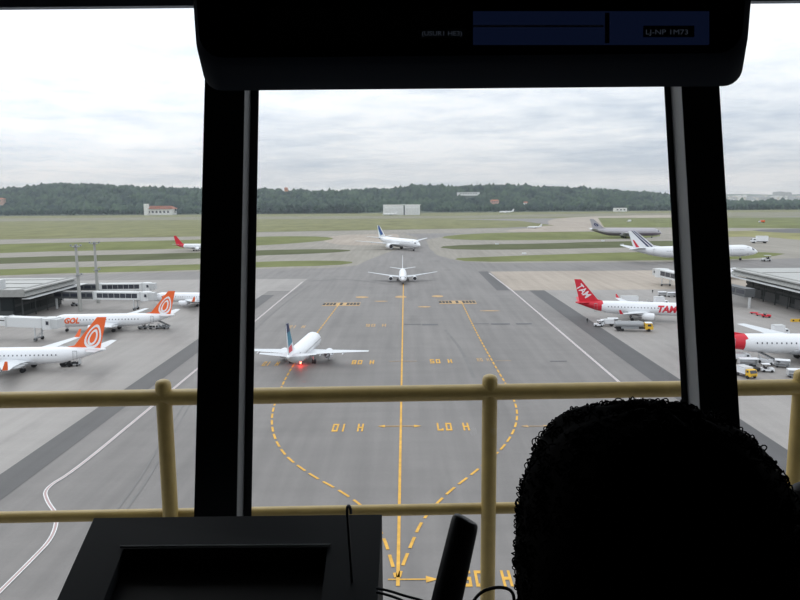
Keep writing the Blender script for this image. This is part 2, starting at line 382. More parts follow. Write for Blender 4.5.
for q in ((404, 421, 324.6, .5), (422, 438, 324.8, 1.2), (472, 489, 324, .5), (491, 510, 324.2, 1.2), (516, 532, 324, 1.2), (550, 567, 361.5, .8)): hbar(*q, DRN)
# rubber tracks left by turning aircraft
TRK = mat('tyre_track', (0.17, 0.163, 0.158), 0.75, noise=0.12, nscale=0.2)
def track(pxs, w, gap=0):
    p = chaikin([at(*q) for q in pxs], 3); b = line_mb(p, w, 0.072, off=gap/2)
    if gap: line_mb(p, w, 0.072, mb=b, off=-gap/2)
    struct('tyre_track', b, TRK)
track([(312, 281), (350, 279), (392, 285)], 2.5); track([(306, 286), (285, 300), (258, 322), (235, 345)], .9, 3.4)
track([(190, 400), (166, 440), (144, 480), (120, 512)], .35, 1.3); track([(445, 330), (462, 350), (474, 378)], .9)

# ---------------------------------------------------------------- hills, woods, city
PX = [(-500, 196), (-200, 194), (0, 192), (40, 187), (60, 184.5), (100, 186), (130, 187.5), (200, 190), (260, 190.5), (300, 191.5), (340, 192), (362, 191), (400, 189), (420, 187), (440, 188), (470, 186.5), (500, 186.5), (560, 188.5), (600, 190.5), (640, 193), (670, 196), (700, 199), (730, 202.5), (780, 202), (850, 201), (1000, 199), (1300, 197)]
def prof(x):
    for (a, ya), (c, yc) in zip(PX[:-1], PX[1:]):
        if a <= x <= c: return ya+(yc-ya)*(x-a)/(c-a)
    return PX[0][1] if x < PX[0][0] else PX[-1][1]
Y0, YC = 2080.0, 2600.0
def crest(X):
    # pixel row of the wooded skyline -> metres, at the crest distance
    px = 400 + F*(X/YC)/1.0 + 4.5; hor = 198 - (px-404.5)*0.0079
    return EYE + YC*(hor-prof(px))/F
def hill(X, Y):
    s = min(max((Y-Y0)/(YC-Y0), 0), 1); s = s*s*(3-2*s)
    c = crest(X/Y*YC if Y > 0 else X) - 11
    back = max(0, 1-(Y-YC)/900) if Y > YC else 1
    return max(c, 0)*s*back
SOIL = mat('wooded_slope', (0.035, 0.055, 0.03), 0.95)
nx, ny = 130, 14; b = MB(); vs = []
for j in range(ny):
    Y = Y0-40 + (3500-Y0+40)*j/(ny-1)
    for i in range(nx):
        X = (-1750 + 3700*i/(nx-1))*Y/Y0*0.95; vs.append((X, Y, hill(X, Y)-0.2))
b.add(vs, [(j*nx+i, j*nx+i+1, (j+1)*nx+i+1, (j+1)*nx+i) for j in range(ny-1) for i in range(nx-1)])
struct('hills', b, SOIL, smooth=True)
def foliage_mat(name, c0, c1):
    m = bpy.data.materials.new(name); m.use_nodes = True; t = m.node_tree; b = t.nodes['Principled BSDF']
    b.inputs['Roughness'].default_value = 0.9; b.inputs['Specular IOR Level'].default_value = 0.1
    ge = t.nodes.new('ShaderNodeNewGeometry'); n = t.nodes.new('ShaderNodeTexNoise'); n.inputs['Scale'].default_value = 0.02
    n.inputs['Detail'].default_value = 5
    t.links.new(ge.outputs['Position'], n.inputs['Vector'])
    r = t.nodes.new('ShaderNodeValToRGB'); t.links.new(n.outputs[0], r.inputs[0]); r.color_ramp.elements[0].position = .35; r.color_ramp.elements[1].position = .68
    r.color_ramp.elements[0].color = (*c0, 1); r.color_ramp.elements[1].color = (*c1, 1); t.links.new(r.outputs[0], b.inputs['Base Color']); return m
FOL = foliage_mat('woodland_foliage', (0.009, 0.024, 0.020), (0.065, 0.105, 0.055))
FOL2 = foliage_mat('dark_tree_foliage', (0.008, 0.02, 0.013), (0.03, 0.055, 0.03))
def ico(sub, seed, jit=0.18):
    bm = bmesh.new(); bmesh.ops.create_icosphere(bm, subdivisions=sub, radius=1)
    r = random.Random(seed)
    for v in bm.verts: v.co *= 1+r.uniform(-jit, jit)
    V = np.array([v.co[:] for v in bm.verts]); Fc = np.array([[v.index for v in f.verts] for f in bm.faces]); bm.free(); return V, Fc
ICO = [ico(2, k) for k in range(4)]; ICO1 = [ico(1, k+9, .25) for k in range(4)]
def crowns(name, pts, m, shapes, label, cat, parent=None):
    VV, FF, o = [], [], 0
    for k, (x, y, z, r, h) in enumerate(pts):
        V, Fc = shapes[k % 4]; a = rng.uniform(0, 6.28); ca, sa = math.cos(a), math.sin(a)
        P = np.empty_like(V); P[:, 0] = (V[:, 0]*ca-V[:, 1]*sa)*r+x; P[:, 1] = (V[:, 0]*sa+V[:, 1]*ca)*r+y; P[:, 2] = V[:, 2]*h+z
        VV.append(P); FF.append(Fc+o); o += len(V)
    VV = np.concatenate(VV); FF = np.concatenate(FF)
    me = bpy.data.meshes.new(name); me.vertices.add(len(VV)); me.vertices.foreach_set('co', VV.astype(np.float32).ravel())
    me.loops.add(FF.size); me.loops.foreach_set('vertex_index', FF.astype(np.int32).ravel())
    me.polygons.add(len(FF)); me.polygons.foreach_set('loop_start', np.arange(0, FF.size, 3, dtype=np.int32))
    me.update(calc_edges=True); me.materials.append(m)
    ob = bpy.data.objects.new(name, me); COL.objects.link(ob); tag(ob, label, cat, kind='stuff'); return ob
pts = []
GAPS = []
for (x_, y_, w_) in ((468, 194.8, 20), (494, 203.2, 9), (287, 190.8, 6), (-3, 204.5, 16), (525, 206.5, 5)): GAPS.append((x_, y_, w_))
for k in range(13000):
    Y = Y0 + 640*rng.random()**0.8; X = rng.uniform(-0.64, 0.70)*Y
    px = 404.5+F*X/Y; r = rng.uniform(4.5, 13.5)
    if 381 < px < 424 and Y < Y0+70: continue
    if Y < Y0+22: continue
    if rng.random() < .04: r *= 1.35
    pz = hill(X, Y)+r*.4; pyr = 198-(px-404.5)*.0079+F*(EYE-pz)/Y
    if any(abs(px-a) < w*.62 and -1.5 < pyr-c < 3.5 for a, c, w in GAPS): continue
    pts.append((X, Y, pz, r*.85, r*rng.uniform(.8, 1.35)))
crowns('hillside_woodland', pts, FOL, ICO1, 'unbroken green woodland canopy covering the long hills on the horizon', 'woodland')
# individual trees of the front rows, one mesh each (a few pixels wide)
protos = []
for k in range(6):
    b = MB(); b.tube([(0, 0, 0), (0.1, 0, 4), (0, 0, 7)], [.5, .4, .25], 6)
    r = random.Random(k)
    for q in range(5):
        V, Fc = ICO1[(k+q) % 4]; s = r.uniform(2.6, 4.0); ox, oy, oz = r.uniform(-2, 2), r.uniform(-2, 2), r.uniform(5, 11)
        b.add([(v[0]*s+ox, v[1]*s+oy, v[2]*s*1.05+oz) for v in V], [tuple(f) for f in Fc])
    me_ob = b.build('tree', FOL2, None, True, fix=False); protos.append(me_ob)
used_p = set()
def put_tree(x, y, z, s, label, group):
    k = random.randrange(6); o = protos[k]
    if k in used_p: o = o.copy(); COL.objects.link(o)
    used_p.add(k); o.location = (x, y, z); o.scale = (s*random.uniform(.9, 1.3),)*2 + (s,); o.rotation_euler = (0, 0, random.uniform(0, 6))
    tag(o, label, 'tree', group)
cnt = 0
for (a, c, n, lo, hi, lab, grp) in (
        (-60, 206, 90, .9, 1.5, 'dark green tree in the dense belt left of the white red-roofed house', 'trees of the left belt'),
        (256, 364, 80, 1.3, 2.1, 'tall dark tree in the clump left of the white hangar', 'trees of the dark clump'),
        (436, 640, 70, .7, 1.3, 'small green tree along the foot of the hill right of the white hangar', 'trees at the foot of the hill'),
        (640, 860, 55, .9, 1.5, 'grey-green tree in the belt below the distant city', 'trees of the right belt')):
    for k in range(n):
        px = a+(c-a)*(k+random.uniform(.1, .9))/n; Y = Y0-25+random.uniform(-25, 30)
        put_tree((px-404.5)/F*Y, Y, 0, random.uniform(lo, hi), lab, grp)
for k, p in enumerate(protos):
    if k not in used_p: bpy.data.objects.remove(p)
# farther ridge and the distant city
FARM = mat('distant_ridge_green', (0.07, 0.10, 0.06), 0.95, noise=.3, nscale=.01)
b = MB(); vs = []; n = 90
for j, (Y, k) in enumerate(((6000, 0), (6600, .75), (7200, 1), (8200, .3))):
    for i in range(n):
        X = -5200+11500*i/(n-1); px = 404.5+F*X/7200; hor = 198-(px-404.5)*.0079
        yt = 194.5 + 1.3*math.sin(px*.021)+1.0*math.sin(px*.057+1) - (1.5 if 630 < px < 672 else 0)
        vs.append((X*Y/7200, Y, (EYE+7200*(hor-yt)/F)*k))
b.add(vs, [(j*n+i, j*n+i+1, (j+1)*n+i+1, (j+1)*n+i) for j in range(3) for i in range(n-1)])
struct('far_ridge', b, FARM, smooth=True)
CW = mat('city_white', (0.75, 0.75, 0.74), .7); CG = mat('city_grey', (0.42, 0.43, 0.45), .7); CR = mat('tile_red', (0.45, 0.17, 0.10), .8)
citym = [CW, CG, mat('city_beige', (0.60, 0.55, 0.47), .7)]
for k in range(70):
    px = 716+134*((k*29) % 70+random.random()*.5)/70; Y = 3600+2400*((k*17) % 70)/70; X = (px-404.5)/F*Y
    w = random.uniform(16, 60) if k % 4 else random.uniform(70, 150); h = random.uniform(30, 62)*(Y/5000)*(1.25 if k % 6 == 0 else .8)
    if k % 4 == 0: h = 24
    z0 = 0
    b = MB(); b.box((0, 0, h/2+z0), (w, random.uniform(15, 40), h)); b.box((w*.2, 0, h+1.5), (w*.25, 8, 3))
    o = b.build('city_building', random.choice(citym)); o.location = (X, Y, 0)
    tag(o, 'pale block of the hazy distant city beyond the trees on the right', 'building', 'blocks of the distant city')
def house(name, label, x0, x1, ytop, ybase, wm, rm, Y=None, roof=None, extra=None, cat='building'):
    c = at((x0+x1)/2, ybase) if Y is None else atY((x0+x1)/2, ybase, Y)
    w = (x1-x0)/F*c.y; h = (ybase-ytop)/F*c.y
    t = thing(name, label, cat, (c.x, c.y, c.z))
    hw = h*(.68 if roof else 1)
    b = MB(); b.box((0, 0, hw/2), (w, w*.5, hw)); b.build('wall', wm, t)
    if roof:
        b = MB(); b.prism([(-w*.54, -w*.3, hw), (w*.54, -w*.3, hw), (w*.4, 0, h), (-w*.4, 0, h)], (0, 0, -.2))
        b.add([(-w*.54, -w*.3, hw), (w*.54, -w*.3, hw), (w*.54, w*.3, hw), (-w*.54, w*.3, hw), (-w*.4, 0, h), (w*.4, 0, h)], [(0, 1, 5, 4), (2, 3, 4, 5), (0, 4, 3), (1, 2, 5), (0, 3, 2, 1)])
        b.build('roof', rm, t)
    for i in range(extra or 0):
        x = -w*.42+w*.84*(i+.5)/extra; b = MB(); b.box((x, -w*.25-.05, hw*.5), (w*.84/extra*.5, .2, hw*.35)); b.build('window', WGLS, t)
    return t, w, h
t, w, h = house('white_house', 'white house with red tiled roof and small tower by the left woods', 147.5, 174.5, 206, 214.9, CW, CR, None, True, 6)
b = MB(); b.box((-w*.42, -w*.27, h*.62), (w*.15, w*.15, h*1.25)); b.build('tower', CW, t)
hc = at(402, 214.8); w = 36.5/F*hc.y; h = 9.6/F*hc.y
t = thing('hangar', 'large white double hangar with a dark gap at the foot of the hill', 'hangar', (hc.x, hc.y, 0))
for s, ww in ((-1, .54), (1, .40)):
    cx = -w/2+w*.27 if s < 0 else w/2-w*.22
    b = MB(); b.box((cx, 0, h*.5), (w*ww, 60, h)); b.build('hangar_bay', WHITE, t)
    b = MB(); b.box((cx, -30.2, h*.36), (w*ww*.9, .4, h*.66)); dd = b.build('hangar_door', mat('door_white', (.68, .69, .70), .5), t)
    for q in range(1, 5):
        bb = MB(); bb.box((cx-w*ww*.45+w*ww*.9*q/5, -30.5, h*.36), (.8, .3, h*.66)); bb.build('door_rib', WHITE, dd)
b = MB(); b.box((w*.075, 5, h*.42), (w*.09, 50, h*.84)); b.build('link_block', GREY, t)
b = MB(); b.box((0, 0, h+.4), (w*1.02, 62, 1.2)); b.build('roof_edge', CW, t)
def hillpt(px, py):     # where a view ray meets the hillside
    d = ray(px, py); t_ = 2000.0
    while t_ < 3400:
        p = Vector((0, 0, EYE))+d*t_
        if p.z <= hill(p.x, p.y)+6: return p
        t_ += 10
    return Vector((0, 0, EYE))+d*2500
def hill_house(lab, x0, x1, y0, y1, wm, rm, roof, nwin=3):
    p = hillpt((x0+x1)/2, y1); w = (x1-x0)/F*p.y; h = (y1-y0)/F*p.y
    t = thing('hill_house', lab, 'building', (p.x, p.y-12, p.z-3)); h += 3.5
    b = MB(); b.box((0, 0, h/2), (w, 14, h)); b.build('wall', wm, t)
    b = MB()
    if roof: b.add([(-w*.55, -8, h), (w*.55, -8, h), (w*.55, 8, h), (-w*.55, 8, h), (-w*.4, 0, h+4), (w*.4, 0, h+4)], [(0, 1, 5, 4), (2, 3, 4, 5), (0, 4, 3), (1, 2, 5), (0, 3, 2, 1)])
    else: b.box((0, 0, h+.5), (w*1.04, 15, 1))
    b.build('roof', rm, t)
    for i in range(nwin):
        b = MB(); b.box((-w*.4+w*.8*(i+.5)/nwin, -7.1, h*.7), (w*.8/nwin*.5, .3, h*.22)); b.build('window', WGLS, t)
hill_house('long white building high on the wooded hill', 457, 479, 192.6, 194.8, CW, CG, False, 7)
hill_house('pink house with reddish roof halfway up the wooded hill', 490, 498, 201, 203.2, mat('pink_wall', (.6, .36, .3), .8), CR, True)
hill_house('orange house standing on the hill crest above the dark clump of trees', 285.3, 288.3, 188.8, 190.6, mat('orange_wall', (.55, .24, .12), .8), CR, True)
hill_house('terracotta building at the left edge of the woods', -14, 7, 199.3, 204.5, mat('terra_wall', (.5, .34, .27), .8), CR, True, 5)
hill_house('small cream house on the hill right of the pink house', 523, 527, 203, 206.5, CW, CR, True, 2)
house('flat_shed', 'low white shed before the trees on the far right of the field', 614, 626, 208, 211.5, CW, CW, None, False, 3)
house('flat_shed', 'low white warehouse half hidden beyond the right belt of trees', 733, 759, 200.5, 206, CW, CG, 2900, False, 6)
b = MB(); p = hillpt(477, 189); b.tube([(0, 0, 0), (0, 0, 32)], [.9, .5], 6); b.box((0, 0, 26), (5, 5, 1)); b.box((0, 0, 31), (3, 3, 1.4))
o = b.build('radio_mast', GREY); o.location = (p.x, p.y, p.z-6); tag(o, 'thin radio mast rising from the hill crest', 'mast')

# ---------------------------------------------------------------- airliners
def interp(tab, x):
    for a, c in zip(tab[:-1], tab[1:]):
        if a[0] <= x <= c[0]:
            k = (x-a[0])/(c[0]-a[0]); return [u+(v-u)*k for u, v in zip(a[1:], c[1:])]
    return list(tab[-1][1:]) if x > tab[-1][0] else list(tab[0][1:])
# fraction from nose: radius factor, centre height offset (in radii)
FUS = [(0, .05, -.30), (.008, .22, -.28), (.02, .40, -.24), (.04, .60, -.17), (.065, .79, -.09), (.095, .93, -.03), (.125, 1, 0), (.66, 1, 0), (.74, .94, .05), (.82, .76, .20), (.90, .50, .40), (.96, .27, .55), (1, .08, .62)]
def fus_ring(x, L_, R, zc, n=20, grow=1.0, a0=0, a1=2*PI, closed=True):
    r, dz = interp(FUS, x); r *= R*grow; X = L_/2-x*L_; out = []
    for j in range(n if closed else n+1):
        a = a0+(a1-a0)*j/n; out.append((X, r*math.cos(a), zc+dz*R+r*math.sin(a)))
    return out
def airfoil(le, chord, t, z, y):
    xs = [(0, 0), (.08, .5), (.3, .62), (.65, .4), (1, 0), (.65, -.2), (.3, -.35), (.08, -.3)]
    return [(le-x*chord, y, z+zz_*t*chord) for x, zz_ in xs]
def airplane(label, L_=39.5, span=35.8, R=2.0, hc=3.4, livery='white', winglet=None, engines=2, fin_h=None, tail_mat=None, fin_mat=None, title=None,
             title_x=.2, title_h=1.6, title_w=6.0, title_m=None, detail=True, group=None, name='airliner', window=True, low_mat=None, body=None, gear_scale=1.0, beacon=False, wls=1.0):
    body = body or WHITE; fin_mat = fin_mat or body
    T = thing(name, label, 'airplane', group=group)
    xs = [0, .008, .02, .04, .065, .095, .125, .2, .3, .4, .5, .6, .66, .70, .74, .78, .82, .86, .90, .93, .96, 1]
    cut = .78 if tail_mat else 2
    main = [x for x in xs if x <= cut+.001]; tl = [x for x in xs if x >= cut-.001]
    b = MB(); b.rings([fus_ring(x, L_, R, hc) for x in main]); fo = b.build('fuselage', body, T, True)
    if tail_mat:
        b = MB(); rr = [fus_ring(x, L_, R, hc) for x in tl]
        # slanted colour break: the lower tail colour reaches further forward
        first = [(p[0]+(1-(p[2]-hc)/R)*L_*.018, p[1], p[2]) for p in fus_ring(.775, L_, R, hc, grow=1.012)]
        b.rings([first]+[[(p[0], p[1]*1.01, p[2]) for p in r] for r in rr[1:]]); b.build('tail_cone', tail_mat, T, True)
    if low_mat:
        b = MB(); rows = [fus_ring(x, L_, R, hc, 10, 1.012, PI+.25, 2*PI-.25, False) for x in xs if x >= .02]
        k = len(rows[0]); b.add([p for r in rows for p in r], [(i*k+j, i*k+j+1, (i+1)*k+j+1, (i+1)*k+j) for i in range(len(rows)-1) for j in range(k-1)]); b.build('lower_panel', low_mat, T, True)
    # wing box fairing
    b = MB(); b.rings([[(X, y*w_, hc-R*.62+z*h_) for y, z in [(math.cos(a), math.sin(a)) for a in np.linspace(0, 2*PI, 12, False)]] for X, w_, h_ in ((L_*.15, R*.3, R*.2), (L_*.09, R*.9, R*.5), (0, R*1.05, R*.58), (-L_*.08, R*.9, R*.5), (-L_*.14, R*.2, R*.2))])
    b.build('belly_fairing', BELLY, T, True)
    hs = span/2; zr = hc-R*.55
    for s in (1, -1):
        tg = lambda y: (y-R*.3)/(hs-R*.3)
        sect = []
        for yy, le, ch, th in ((R*.3, .135*L_, .205*L_, .13), (hs*.33, .062*L_, .125*L_, .11), (hs*.70, -.035*L_, .072*L_, .10), (hs, -.118*L_, .040*L_, .09)):
            sect.append(airfoil(le, ch, th, zr+tg(yy)*hs*.105, s*yy))
        b = MB(); b.rings(sect); wg = b.build('wing', WINGG, T, True)
        # flap track fairings and slat line as sub-parts
        if detail:
            for yy, xx in ((hs*.28, -.055), (hs*.45, -.075), (hs*.62, -.095)):
                b = MB(); zt = zr+tg(yy)*hs*.105-.25
                b.tube([(xx*L_+1.6, s*yy, zt), (xx*L_, s*yy, zt-.12), (xx*L_-1.6, s*yy, zt+.05)], [.08, .28, .05], 6); b.build('flap_fairing', WINGG, wg, True)
        if winglet:
            zt = zr+hs*.105; le = -.118*L_; ch = .034*L_*(.5+.5*wls)
            r0 = airfoil(le, ch, .08, zt, s*hs); hgt = hs*.135*wls
            r1 = [(p[0]-.6*ch*.6, p[1]+s*.15*hgt, zt+hgt*.35+(p[2]-zt)*.2) for p in airfoil(le, ch*.85, .08, zt, s*hs)]
            r2 = [(p[0]-1.3*ch*.7, p[1]+s*.32*hgt, zt+hgt+(p[2]-zt)*.2) for p in airfoil(le, ch*.45, .08, zt, s*hs)]
            b = MB(); b.rings([r0, r1, r2]); b.build('winglet', winglet, wg, True)
        # engine
        for ey in ([.34] if engines == 2 else [.34, .62]):
            er = R*(.54 if R < 2.5 else .60); el = er*3.6; ex = .062*L_+.012*L_+el*.10; ez = zr+tg(hs*ey)*hs*.105-er*1.02
            if ez-er < .35: ez = .35+er
            cy = s*hs*ey
            def cr(x, r): return [(x, cy+r*math.cos(a), ez+r*math.sin(a)) for a in np.linspace(0, 2*PI, 18, False)]
            b = MB(); b.rings([cr(ex+el*.5-.35, er*.80), cr(ex+el*.5, er*.86), cr(ex+el*.47, er*.95), cr(ex+el*.2, er*1.03), cr(ex-el*.15, er*.98), cr(ex-el*.42, er*.74), cr(ex-el*.40, er*.6)], cap=False)
            en = b.build('engine', body if not low_mat else SILV, T, True)
            b = MB(); b.rings([cr(ex+el*.5-.3, er*.81), cr(ex+el*.5-.5, er*.3), cr(ex+el*.5-.1, er*.06)]); b.build('fan', INTK, en, True)
            b = MB(); b.rings([cr(ex-el*.3, er*.62), cr(ex-el*.55, er*.42), cr(ex-el*.72, er*.12)]); b.build('exhaust_cone', METAL, en, True)
            b = MB(); b.rings([cr(ex+el*.47, er*.955), cr(ex+el*.505, er*.90), cr(ex+el*.495, er*.83)], cap=False); b.build('intake_lip', METAL, en, True)
            b = MB(); yw = .18
            pz = zr+tg(hs*ey)*hs*.105
            b.prism([(ex+el*.25, cy-yw, ez+er*.9), (ex-el*.15, cy-yw, pz+.15), (ex-el*.75, cy-yw, pz), (ex-el*.75, cy-yw, pz-.5), (ex-el*.45, cy-yw, ez+er*.5)], (0, 2*yw, 0)); b.build('pylon', body, en)
    # fin
    fh = fin_h or (R*3.5 if R < 2.5 else R*2.95); zt = hc+R*.72; xr = -L_/2+.185*L_; cr_ = .150*L_; ct = .055*L_; xt = xr-cr_+ct*.30-.012*L_
    xtl = xt-.0*L_
    fin = [(xr+.075*L_, zt+R*.12), (xr, zt+R*.42), (xtl, zt+fh), (xtl-ct, zt+fh), (xr-cr_, zt-R*.15), (xr-cr_+.02*L_, zt-R*.35)]
    def finplate(poly, th0, th1, zlo=zt, zhi=zt+fh):
        n = len(poly); vs = []
        for sg in (1, -1):
            for x, z in poly:
                k = min(max((z-zlo)/(zhi-zlo), 0), 1); vs.append((x, sg*(th0+(th1-th0)*k)/2, z))
        return vs, [tuple(range(n)), tuple(range(n, 2*n))[::-1]] + [(i, n+i, n+(i+1) % n, (i+1) % n) for i in range(n)]
    b = MB(); b.add(*finplate(fin, R*.13, R*.07)); fn = b.build('fin', fin_mat, T)
    FX = lambda u, v: (xr-cr_*u+(xtl-xr+cr_*0)*0 + (1-u)*0, 0)
    def fp(u, v): # u 0..1 along chord, v 0..1 up
        le = xr+(xtl-xr)*v; te = (xr-cr_)+((xtl-ct)-(xr-cr_))*v
        return (le+(te-le)*u, zt+R*.2+(fh-R*.2)*v)
    def fin_mark(polys, m, nm, lift=.05):
        b = MB()
        for poly in polys:
            pp = [fp(u, v) for u, v in poly]; b.add(*finplate(pp, R*.13+2*lift, R*.07+2*lift))
        return b.build(nm, m, fn)
    def fin_text(t, m, u0, v0, w_, h_, shear=0, rot=0):
        vs, fs = text_geo(t, shear, .02)
        for sg in (1, -1):
            b = MB(); o = []
            for v in vs:
                a, c = v.x*w_*(1 if sg < 0 else -1), v.y*h_; a, c = a*math.cos(rot)-c*math.sin(rot), a*math.sin(rot)+c*math.cos(rot)
                x, z = fp(u0, v0); o.append((x+a, sg*(R*.065+.06), z+c))
            b.add(o, fs); b.build('fin_lettering', m, fn, fix=False)
    def ell(cu, cv, ru, rv, n=22, tilt=0.0): return [(cu+ru*math.cos(a)+tilt*math.sin(a), cv+rv*math.sin(a)) for a in np.linspace(0, 2*PI, n, False)]
    if livery == 'loop':    # white looped oval emblem
        def ring(cu, cv, ru, rv, w_, tilt):
            o, i_ = ell(cu, cv, ru, rv, tilt=tilt), ell(cu, cv, ru-w_, rv-w_*1.0, tilt=tilt*.8)
            return [[o[k], o[(k+1) % 22], i_[(k+1) % 22], i_[k]] for k in range(22)]
        fin_mark(ring(.56, .36, .40, .40, .085, -.12), WHITE, 'emblem')
        fin_mark(ring(.56, .33, .22, .27, .08, -.05), WHITE, 'emblem')
    if livery == 'tam': fin_text('TAM', WHITE, .50, .45, fh*.68, fh*.30, .15, -.85)
    if livery == 'tricolour':
        fin_mark([[(.04, .02), (.14, .02), (.30, 1), (.10, 1)]], NAVY, 'blue_stripe'); fin_mark([[(.22, .02), (.34, .02), (.58, 1), (.42, 1)]], NAVY, 'blue_stripe')
        fin_mark([[(.75, .0), (.92, .0), (.93, .45), (.84, .45)]], RED, 'red_stripe')
    if livery == 'bluetail':
        fin_mark([[(.1, .25), (.5, .15), (.75, .6), (.6, 1), (.02, 1)]], BLUE, 'blue_panel'); fin_mark([[(.55, .1), (.72, .1), (.9, .8), (.8, .9)]], TEAL, 'teal_stripe')
    if livery == 'dark_stripes':
        fin_mark([[(0.02, .30), (.98, .22), (.98, .98), (.02, .98)]], TEAL, 'teal_panel'); fin_mark([[(0, .72), (1, .72), (1, 1), (0, 1)]], NAVY, 'navy_tip', .07)
        fin_mark([[(.3, .02), (.98, .02), (.98, .20), (.3, .24)]], RED, 'red_panel')
    if livery == 'disc':
        fin_mark([ell(.45, .40, .26, .17)], NAVY, 'emblem'); fin_mark([[(.4, .3), (.52, .3), (.48, .56)]], SILV, 'emblem', .08)
    # tailplanes
    for s in (1, -1):
        xh = -L_/2+.125*L_; zh = hc+R*.62; th_ = span*.19 if R < 2.5 else span*.175
        b = MB(); b.rings([airfoil(xh, .105*L_, .09, zh, s*R*.1), airfoil(xh-.085*L_, .042*L_, .08, zh+th_*.12, s*th_*1.02)]); b.build('tailplane', tail_mat if tail_mat and livery == 'tam' else WINGG, T, True)
    # cockpit glass
    b = MB()
    for s in (1, -1):
        for k in range(3):
            a0, a1 = PI/2-s*(.06+.42*k), PI/2-s*(.06+.42*k+.36)
            q = []
            for x, a in ((.030+.004*k, a0), (.030+.004*(k+1), a1), (.052+.006*k, a1), (.052+.006*k, a0)):
                r, dz = interp(FUS, x); r *= R*1.01; q.append((L_/2-x*L_, r*math.cos(a)*1.0, hc+dz*R+r*math.sin(a)))
            b.add(q, [(0, 1, 2, 3)])
    b.build('cockpit_window', WGLS, fo, fix=False)
    if window:
        b = MB(); n = int(L_*.62/1.0)
        for s in (1, -1):
            for k in range(n):
                x = L_*.36-k*1.0
                if x < -L_*.30: break
                for dz0 in (0,):
                    zc = hc+R*.22; q = []
                    for dx_, dz_ in ((-.13, -.17), (.13, -.17), (.13, .17), (-.13, .17)):
                        z = zc+dz_-hc; q.append((x+dx_, s*math.sqrt((R*1.012)**2-z*z), hc+z))
                    b.add(q, [(0, 1, 2, 3)])
        o = b.build('window_row', WGLS, T, fix=False); o['kind'] = 'stuff'
        for s in (1, -1):
            for xf in (.40, -.33):
                b = MB()
                for (u0, u1, v0, v1) in ((-.5, -.42, -.8, .75), (.42, .5, -.8, .75), (-.5, .5, .67, .75), (-.5, .5, -.8, -.72)):
                    q = []
                    for u, v in ((u0, v0), (u1, v0), (u1, v1), (u0, v1)):
                        z = v*R*.8+R*.05; q.append((xf*L_+u, s*math.sqrt(max((R*1.012)**2-z*z, .01)), hc+z))
                    b.add(q, [(0, 1, 2, 3)])
                b.build('door_outline', GREY, T, fix=False)
    if title:
        vs, fs = text_geo(title, .25, .045)
        for s in (1, -1):
            b = MB(); o = []
            for v in vs:
                x = title_x*L_+v.x*title_w*(-s); z = R*.10+v.y*title_h; rr = R*1.03
                o.append((x, s*math.sqrt(max(rr*rr-z*z, .01))*1.0, hc+z))
            b.add(o, fs); b.build('title_lettering', title_m or fin_mat, T, fix=False)
    # landing gear
    wr_ = (.55 if R < 2.5 else .75)*gear_scale
    for nm, gx, gy in (('nose_gear', .365*L_, 0), ('main_gear', -.03*L_, R*1.35), ('main_gear', -.03*L_, -R*1.35)):
        b = MB(); b.tube([(gx, gy, wr_), (gx, gy*.95, hc-R*.7)], .16, 8); b.tube([(gx, gy, wr_*1.2), (gx-1.2, gy*.9, hc-R*.7)], .08, 6)
        g = b.build(nm, METAL, T)
        rws = (0,) if R < 2.5 or nm == 'nose_gear' else (-.85, .85)
        for dxw in rws:
            for sy in (-1, 1):
                b = MB(); k = wr_*(.75 if nm == 'nose_gear' else 1)
                b.tube([(gx+dxw, gy+sy*.28-.15, k), (gx+dxw, gy+sy*.28+.15, k)], k, 12); b.build('wheel', DARK, g)
    if beacon:
        b = MB(); b.tube([(-L_*.10, 0, hc-R*1.42), (-L_*.10, 0, hc-R*1.02)], [.16, .34], 10); b.build('beacon_light', BEAC, T)
    return T
def set_plane(T, L_, nose=None, tail=None, zc=3.9, heading=None, length=None):
    """nose/tail: points under which the ends stand; heading as an angle when only one end shows"""
    if nose is not None and tail is not None:
        n, t = Vector(nose), Vector(tail); d = (n-t); d.z = 0; c = (n+t)/2; s = d.length/L_
        T.location = (c.x, c.y, 0.05); T.rotation_euler = (0, 0, math.atan2(d.y, d.x)); T.scale = (s,)*3
    else:
        s = (length or L_)/L_; d = Vector((math.cos(heading), math.sin(heading), 0)); e_ = Vector(nose) if nose is not None else Vector(tail)
        c = e_ - d*L_/2*s if nose is not None else e_ + d*L_/2*s
        T.location = (c.x, c.y, 0.05); T.rotation_euler = (0, 0, heading); T.scale = (s,)*3
R_ = math.radians
# 1 taxiing away below the window
T = airplane('white twin-jet taxiing away with a dark teal fin, its red beacon lit', 31, 34.4, 2.15, 3.5, 'dark_stripes', fin_h=7.6, beacon=True)
set_plane(T, 31, tail=at(287.5, 359, 4.8), heading=R_(85), length=32.6)
# 2 facing the tower
T = airplane('white twin-jet facing the tower head-on on the yellow centre line', 39.5, 36.6, 2.0, 3.4)
c = at(402.8, 282.3); set_plane(T, 39.5, nose=(c.x+.1, c.y-14, 0), heading=R_(-89.7))
# 3 white wide-body
T = airplane('white wide-body airliner with a blue-patterned fin turning on the pale taxiway', 63.7, 62, 3.1, 5.2, 'bluetail')
c = at(398.5, 249); hd = R_(-60); set_plane(T, 63.7, nose=(c.x+math.cos(hd)*35, c.y+math.sin(hd)*35, 0), heading=hd, length=72)
# 4 silver
T = airplane('silver-grey airliner with a round emblem on its fin on the far taxiway', 63.7, 55, 3.5, 5.4, 'disc', fin_h=9.5, body=SILV, low_mat=PURP, fin_mat=SILV)
set_plane(T, 63.7, nose=at(661.5, 233, 5), tail=at(590.5, 230.8, 7.5)); T.rotation_euler.z = R_(-6)
